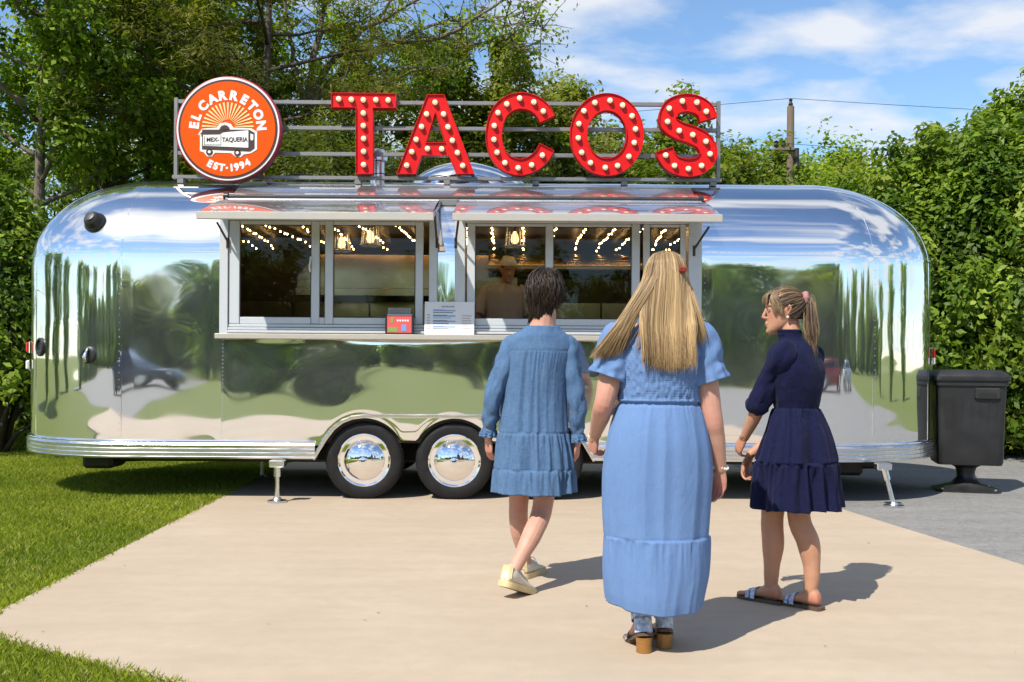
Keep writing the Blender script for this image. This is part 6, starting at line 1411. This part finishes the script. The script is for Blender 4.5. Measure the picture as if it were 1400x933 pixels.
# block heeled sandals
for T, gx, nm in ((FT[0], fl, 0), (FT[1], fr, 1)):
    sh = bpy.data.objects.new('heeled_sandal', None); COL.objects.link(sh); sh.parent = wM
    rgs = [[T(sx*hw, y, z) for sx, z in ((-1,-.088),(1,-.088),(1,-.076),(-1,-.076))] for y, hw in ((-.066,.020),(-.05,.034),(0,.036),(.05,.036),(.10,.043),(.15,.047),(.185,.036),(.20,.018))]
    mb = MB(); mb.loft(rgs); rebase(mb, wM); mb.build('insole', M_sole, sh)
    h0 = T(0,-.030,-.086); rgs = []
    for z, r in ((h0.z, .036), (h0.z*.6, .033), (.0235, .034)):
        rgs.append([V3(h0.x + r*math.cos(a), h0.y - .004 + r*.95*math.sin(a), z) for a in lin(0, 2*math.pi*15/16, 16)])
    mb = MB(); mb.loft(rgs); rebase(mb, wM); mb.build('heel', M_heel, sh, smooth=True, angle=50)
    rgs = [[V3(T(0, y, 0).x + sx*hw, T(0, y, 0).y, z) for sx, z in ((-1,.0235),(1,.0235),(1,max(.032, T(0,y,-.088).z - .001)),(-1,max(.032, T(0,y,-.088).z - .001)))] for y, hw in ((.07,.036),(.11,.045),(.16,.047),(.20,.03))]
    mb = MB(); mb.loft(rgs); rebase(mb, wM); mb.build('platform', M_heel, sh)
    for (y, z, w_, h_) in ((-.005, .012, .042, .050),):
        mb = MB(); rgs = []
        for q in (-.016, .016): rgs.append([T(.042*math.cos(a)*.98, -.008 + .052*math.sin(a), .004 + q + .006*math.sin(a*2)) for a in lin(0, 2*math.pi*23/24, 24)])
        rgs2 = [[c_ + (c_ - T(0,-.008,.004))*0.06 for c_ in r] for r in rgs]; mb.loft([rgs[0], rgs2[0], rgs2[1], rgs[1]], cap=False); rebase(mb, wM); mb.build('ankle_strap', M_strap, sh, smooth=True)
    mb = MB(); rgs = []
    for y in (.09, .135): rgs.append([T(.050*math.cos(a), y, -.080 + .052*math.sin(a)*(1 - (y-.09)*3)) for a in lin(0, math.pi, 14)])
    mb.loft(rgs, cap=False, closed=False); rebase(mb, wM); mb.build('toe_strap', M_strap, sh, smooth=True)
    mb = MB(); rgs = []
    for z in (-.070, -.010): rgs.append([T(.039*math.cos(a), -.030 + .038*math.sin(a), z) for a in lin(math.pi*1.02, math.pi*1.98, 14)])
    mb.loft(rgs, cap=False, closed=False); rebase(mb, wM); mb.build('heel_counter', M_strap, sh, smooth=True)

# ================================================================ woman in the navy dress
rR = GX(1075, 834); rR.z = .022
wR = thing('person', 'woman with a ponytail in a short navy dress looking sideways', 'person', rR)
def QR(px, py, dy=0.0): return PX(px, py, rR.y + dy)
B = Body()
hc = QR(1072, 425, .02); Mh = Matrix.Rotation(R_(80), 3, 'Z') @ Matrix.Rotation(R_(-3), 3, 'X'); W = B.head(hc, Mh)
Mb = Matrix.Rotation(R_(48), 3, 'Z')                     # the body faces away and to her left
zR = lambda y: QR(1085, y).z
tc = QR(1089, 520, 0)
B.limb([hc + V3(.025, 0, -.05), QR(1081, 460, 0), QR(1084, 474, 0)], [.050, .052, .06])
org = V3(tc.x, rR.y, 0)
def bl(x, y, z): return org + Mb @ Vector((x, y, z))
spec = [(zR(468), 0, 0, .09, .055, .06), (zR(482), 0, 0, .125, .075, .07), (zR(510), 0, 0, .155, .105, .08), (zR(540), 0, 0, .14, .10, .085), (zR(557), 0, 0, .13, .09, .085), (zR(590), 0, -.01, .165, .10, .12), (zR(640), 0, 0, .17, .09, .11)]
rgs = []
for (z, cx, cy, rx, rf, rb) in spec: rgs.append([bl(cx + rx*math.cos(2*math.pi*j/20), cy + (rf if math.sin(2*math.pi*j/20) > 0 else rb)*math.sin(2*math.pi*j/20), z) for j in range(20)])
B.mb.loft(rgs)
sl, sr = bl(-.135, 0, zR(486)), bl(.135, 0, zR(486)); el = QR(1040, 552, -.02); er = bl(.20, .06, zR(556))
wl2 = QR(1018, 598, .10); wr2 = QR(1026, 622, .22)
B.limb([sl, sl.lerp(el, .5), el, el.lerp(wl2, .4), wl2], [.036, .036, .034, .035, .024]); B.limb([sr, er, wr2], [.036, .034, .024])
B.hand(wl2, (-.30,.55,-.8), (.8,.3,-.1), -1, .50, .92); B.hand(wr2, (-.35,.1,-.95), (.5,-.6,0), 1, .6, .92)
aL, aR = QR(1054, 804, .06), QR(1108, 812, -.06)
aL.z = .022 + .016 + .078; aR.z = .022 + .016 + .078
kL, kR = QR(1056, 706, .05), QR(1092, 704, -.03)
B.limb([V3(tc.x-.075, rR.y+.05, .78), kL, QR(1057, 742, .04), QR(1055, 778, .05), aL], [.09, .057, .0565, .040, .034]); B.limb([V3(tc.x+.03, rR.y-.02, .78), kR, QR(1105, 742, -.05), QR(1110, 780, -.06), aR], [.09, .057, .0575, .041, .034])
fd = (-.72, .70); T1 = B.foot(aL, fd, .205); T2 = B.foot(aR, (-.68, .70), .205)
eyes = [W((sx*.031, .0745, .008)) for sx in (-1, 1)]
for sx in (-1, 1): B.limb([W((sx*.017,.0835,.012)), W((sx*.031,.0855,.0155)), W((sx*.045,.077,.012))], [.003,.0042,.003], 8); B.limb([W((sx*.018,.082,.002)), W((sx*.031,.0835,-.0005)), W((sx*.044,.076,.003))], [.0025,.0032,.0025], 8)
bodyR = B.make(wR, M_skinB, voxel=.0038, blush=[(W((-.045,.068,-.03)), .018, .40), (W((.045,.068,-.03)), .018, .40), (W((0,.105,-.028)), .010, .35), (W((0,.094,-.0655)), .010, .9), (wl2 - V3(0,0,.07), .05, .5), (wr2 - V3(0,0,.07), .05, .5), (T2(0,-.04,-.05), .03, .8), (T1(0,-.04,-.05), .03, .6), (W((-.075,-.02,0)), .02, .4)], dents=[(W((sx*.032,.086,.008)), .012, Mh @ V3(0,-.0050,0)) for sx in (-1, 1)])
for sx, e in zip((-1, 1), eyes):
    b_ = Body(); b_.blob(e, (.0100,.0092,.0070), Mh, 12); rebase(b_.mb, wR); o = b_.mb.build('eye', M_eyewhite_shaded, wR, smooth=True)
    b_ = Body(); b_.blob(e + Mh @ V3(0,.0068,0), (.0058,.0040,.0058), Mh, 10); rebase(b_.mb, wR); b_.mb.build('iris', M_iris, o, smooth=True)
    mb = MB(); mb.tube([W((sx*.013,.0895,.030)), W((sx*.030,.0880,.0365)), W((sx*.043,.0790,.034))], [.0018,.0020,.0008], 5); rebase(mb, wR); mb.build('eyebrow', principled('brow', (.17,.105,.062), .7), wR, smooth=True)
b_ = Body(); b_.blob(W((-.0765,-.010,-.036)), (.0075,.0075,.0075)); rebase(b_.mb, wR); b_.mb.build('earring', M_pearl, wR, smooth=True)
# dress
specR = [(zR(451), -.026, .030, .060, .060), (zR(463), -.020, .022, .062, .062), (zR(469), -.010, .010, .088, .074), (zR(474), -.003, .003, .130, .086), (zR(483), 0, 0, .176, .100), (zR(500), 0, 0, .186, .122), (zR(520), 0, 0, .176, .128), (zR(545), 0, 0, .150, .112), (zR(556), 0, 0, .140, .104), (zR(560), 0, 0, .146, .110), (zR(590), 0, -.01, .190, .150), (zR(628), 0, -.005, .226, .190), (zR(632), 0, -.005, .232, .196), (zR(665), 0, -.005, .242, .204), (zR(693), 0, -.01, .250, .214)]
zw2, zt2 = zR(557.5), zR(630)
def foldR(a, z):
    ca, sa = math.cos(a), math.sin(a); d = .003*nz_(ca*2, sa*2, z*6); dz = 0
    if zw2 >= z > zt2: d += gathers(a, z, zw2, .018, 7, 4.0, .08, lambda q: 1.3)
    elif z <= zt2: d += gathers(a, z, zt2, .026, 6, 7.0, .08, lambda q: 1.3); dz = -.012*nz_(ca*2, sa*2, 1.4)*smoothstep(zt2, zR(693), z)
    else: d += .004*nz_(ca*3, sa*3, z*16)*smoothstep(zR(478), zR(500), z)*1.2
    for zz in (zw2, zt2): d -= .005*math.exp(-((z-zz)/.004)**2)
    d += .003*math.exp(-((z - zR(452.5))/.003)**2) + .0025*math.exp(-((z - zR(464))/.003)**2)
    return d, dz
garment('dress', specR, wR, M_navy, foldR, zR(451), zR(693), 170, 200, M=Mb, org=org, top_in=.004)
for (s0, e0, w0, sd) in ((bl(-.14, 0, zR(482)), el, wl2, 3.0), (bl(.14, 0, zR(482)), er, wr2, 6.0)):
    sx = Mb @ V3(1 if sd < 5 else -1, 0, 0); c = e0.lerp(w0, .20)
    sleeve('sleeve', [s0 + sx*.058 + V3(0,0,.002), s0 - sx*.02 + V3(0,0,-.015), s0.lerp(e0, .5), e0 + (V3(-.012,0,.0) if sd < 5 else V3(0,0,0)), c], [.050, .064, .058, .062, .042], wR, M_navy, sd, wr=.010, freq=5)
# hair: swept back into a ponytail, loose fringe
H = Hair(21); H.cap(W, (.05,.030,.018), .008, lambda x, y: (-.045 if y < -.1 else (.018 if y < .45 else .062)))
rg = random.Random(13); tie = W((0, -.098, .050)); 
def hcol():
    v = rg.random(); a, b = (.060,.036,.021), (.40,.28,.16); f = v**2.2; return tuple(a[i]*(1-f) + b[i]*f for i in range(3))
for k in range(1100):
    az = rg.uniform(0, 2*math.pi); e = math.asin(rg.uniform(-.50, 1)); x, y, z = math.cos(e)*math.cos(az), math.cos(e)*math.sin(az), math.sin(e)
    if y > .82 - .45*max(0, z) and z < .55: continue
    if y > .10 and z < .10 and not (y < .35 and rg.random() < .1): continue
    g = rg.uniform(.007, .017); pts = []
    tgt = Vector((0, -.93, .36)); n0 = Vector((x, y, z))
    for i in range(6):
        t = i/5; d = n0.lerp(tgt, t*.96); d.normalize(); pts.append(W(((.072+g)*d.x, -.007+(.090+g)*d.y, .010+(.101+g)*d.z)))
    pts.append(tie); H.strand(pts, rg.uniform(.0018,.0034), hcol(), n=9)
pe = QR(1113, 484, -.06)
for k in range(300):
    o_ = V3(rg.gauss(0,.0085), rg.gauss(0,.0085), rg.gauss(0,.008)); e = pe + V3(rg.gauss(0,.009), rg.gauss(0,.010), rg.gauss(0,.022)); m1 = tie + V3(.026,-.01,-.002) + o_; m2 = QR(1108, 440, -.03) + o_*1.5; H.strand([tie + o_*.4, m1, m2, m2.lerp(e,.5) + o_*.5, e], rg.uniform(.0018,.0032), hcol(), n=10)
for k in range(620):                                          # fringe and side lock
    x = rg.uniform(-.068, .055); r0 = W((x*.75, .040 + rg.uniform(-.02,.02), .108 - abs(x)*.25)); t1 = W((x*1.0, .096 - abs(x)*.42, .084)); t2 = W((x*1.10, .1005 - abs(x)*.50 + rg.uniform(0,.007), .036 + rg.uniform(-.006,.012)))
    pts = [r0, t1, t2]
    if x < -.046: pts = [r0, W((-.066, .050, .080)), W((-.0765, .030 + rg.uniform(-.014,.014), .040)), W((-.0775, .018 + rg.uniform(-.012,.012), .004 - rg.random()*.030))]
    H.strand(pts, rg.uniform(.0015,.0028), hcol(), n=8)
for k in range(300):                                          # temple hair over the near side of the brow
    a, b = rg.uniform(-.018,.018), rg.uniform(-.012,.014)
    H.strand([W((-.045, .032 + a, .104)), W((-.068, .052 + a, .072)), W((-.0755, .050 + a*1.1, .036 + b)), W((-.0765, .036 + a*1.2, .014 + b - .02*rg.random()))], rg.uniform(.0015,.0028), hcol(), n=8)
H.build(wR)
mb = MB(); rgs = []
for i in range(20):
    a = 2*math.pi*i/20; cc = tie + Mh @ V3(.026*math.cos(a), -.010, .026*math.sin(a) + .004); rr = .014*(1 + .25*math.sin(a*7)); rad = (Mh @ V3(math.cos(a), 0, math.sin(a))).normalized(); ax = Mh @ V3(0,1,0)
    rgs.append([cc + (rad*math.cos(b)*rr + ax*math.sin(b)*rr*1.15) for b in lin(0, 2*math.pi*7/8, 8)])
mb.loft(rgs + [rgs[0]], cap=False); rebase(mb, wR); mb.build('scrunchie', M_scrunchie, wR, smooth=True)
mb = MB(); c = wl2 + V3(.004,-.004,.012); mb.tube([c + V3(.029*math.cos(a), .024*math.sin(a), .012*math.cos(a)) for a in lin(0, 2*math.pi, 20)], .0035, 6); rebase(mb, wR); mb.build('bracelet', M_gold, wR, smooth=True)
for T in (T1, T2):
    sh = bpy.data.objects.new('flat_sandal', None); COL.objects.link(sh); sh.parent = wR
    rgs = [[T(sx*hw, y, z) for sx, z in ((-1,-.0925),(1,-.0925),(1,-.0765),(-1,-.0765))] for y, hw in ((-.070,.020),(-.058,.036),(0,.038),(.05,.040),(.105,.048),(.145,.047),(.175,.037),(.19,.020))]
    mb = MB(); mb.loft(rgs); rebase(mb, wR); mb.build('sole', M_sole, sh)
    for (y0, y1) in ((.070, .095), (.102, .120)):
        mb = MB(); rgs = []
        for y in (y0, y1): rgs.append([T(.0475*math.cos(a), y, -.078 + (.053 - (y-.070)*.32)*math.sin(a)**.7) for a in lin(0.001, math.pi-.001, 16)])
        rg2 = [[p + (p - T(0, .1, -.078))*.08 for p in r] for r in rgs]; mb.loft([rgs[0], rg2[0], rg2[1], rgs[1]], cap=False, closed=False); rebase(mb, wR); mb.build('strap', M_strap, sh, smooth=True)
# ================================================================ worker behind the glass
rW = V3(PX(690, 400, 1.25).x, 1.25, .565)
wW = thing('person', 'kitchen worker in a white cap and pale shirt behind the serving window', 'person', rW)
B = Body(); h0 = rW + V3(.03, -.05, 1.60); Mh = Matrix.Rotation(R_(200), 3, 'Z') @ Matrix.Rotation(R_(-18), 3, 'X'); W = B.head(h0, Mh)
B.limb([h0 + V3(0,.02,-.06), rW + V3(0,0,1.42)], [.052,.06])
B.rings([(z, rW.x, rW.y, rx, f, f) for z, rx, f in ((rW.z+.75,.16,.11),(rW.z+1.0,.17,.12),(rW.z+1.25,.19,.12),(rW.z+1.40,.17,.09),(rW.z+1.46,.08,.06))])
for sx in (-1, 1):
    s0, e0, w0 = rW + V3(sx*.19,-.0,1.38), rW + V3(sx*.27,-.10,1.10), rW + V3(sx*.16,-.34,1.00); B.limb([s0, e0, w0], [.05,.04,.026]); B.hand(w0, (-sx*.4,-.9,-.2), (0,-.1,-1), sx, .4)
    B.limb([rW + V3(sx*.09,0,.80), rW + V3(sx*.10,.0,.42), rW + V3(sx*.10,.02,.09)], [.085,.055,.035]); B.foot(rW + V3(sx*.10,.02,.08), (0,-1))
B.make(wW, M_skinB, voxel=.008)
M_shirt = principled('pale_shirt', (.55,.47,.42), .85); vary(M_shirt, 12, .4, (.42,.33,.28))
sp = [(rW.z+1.46, rW.x, rW.y, .09,.075), (rW.z+1.42, rW.x, rW.y, .17,.10), (rW.z+1.36, rW.x, rW.y, .21,.125), (rW.z+1.1, rW.x, rW.y, .20,.14), (rW.z+.70, rW.x, rW.y, .20,.15)]
garment('shirt', sp, wW, M_shirt, lambda a, z: .006*nz_(math.cos(a)*3, math.sin(a)*3, z*4), rW.z+1.46, rW.z+.70, 50, 60)
for sx in (-1, 1): sleeve('sleeve', [rW + V3(sx*.13,0,1.41), rW + V3(sx*.20,0,1.36), rW + V3(sx*.245,-.05,1.22), rW + V3(sx*.262,-.09,1.14)], [.055,.068,.062,.058], wW, M_shirt, sx, n=24, m=16)
mb = MB(); mb.loft([[W(((.080)*math.cos(a), -.005 + (.098)*math.sin(a), z + .02*math.sin(a))) for a in lin(0, 2*math.pi*23/24, 24)] for z in (.040, .075)] + [[W((.055*math.cos(a), -.005 + .070*math.sin(a), .125)) for a in lin(0, 2*math.pi*23/24, 24)]]); rebase(mb, wW); mb.build('cap', M_white, wW, smooth=True, angle=60)
H = Hair(33); H.cap(W, (.02,.014,.010), .006, lambda x, y: -.04 if y < 0 else .02); H.build(wW)
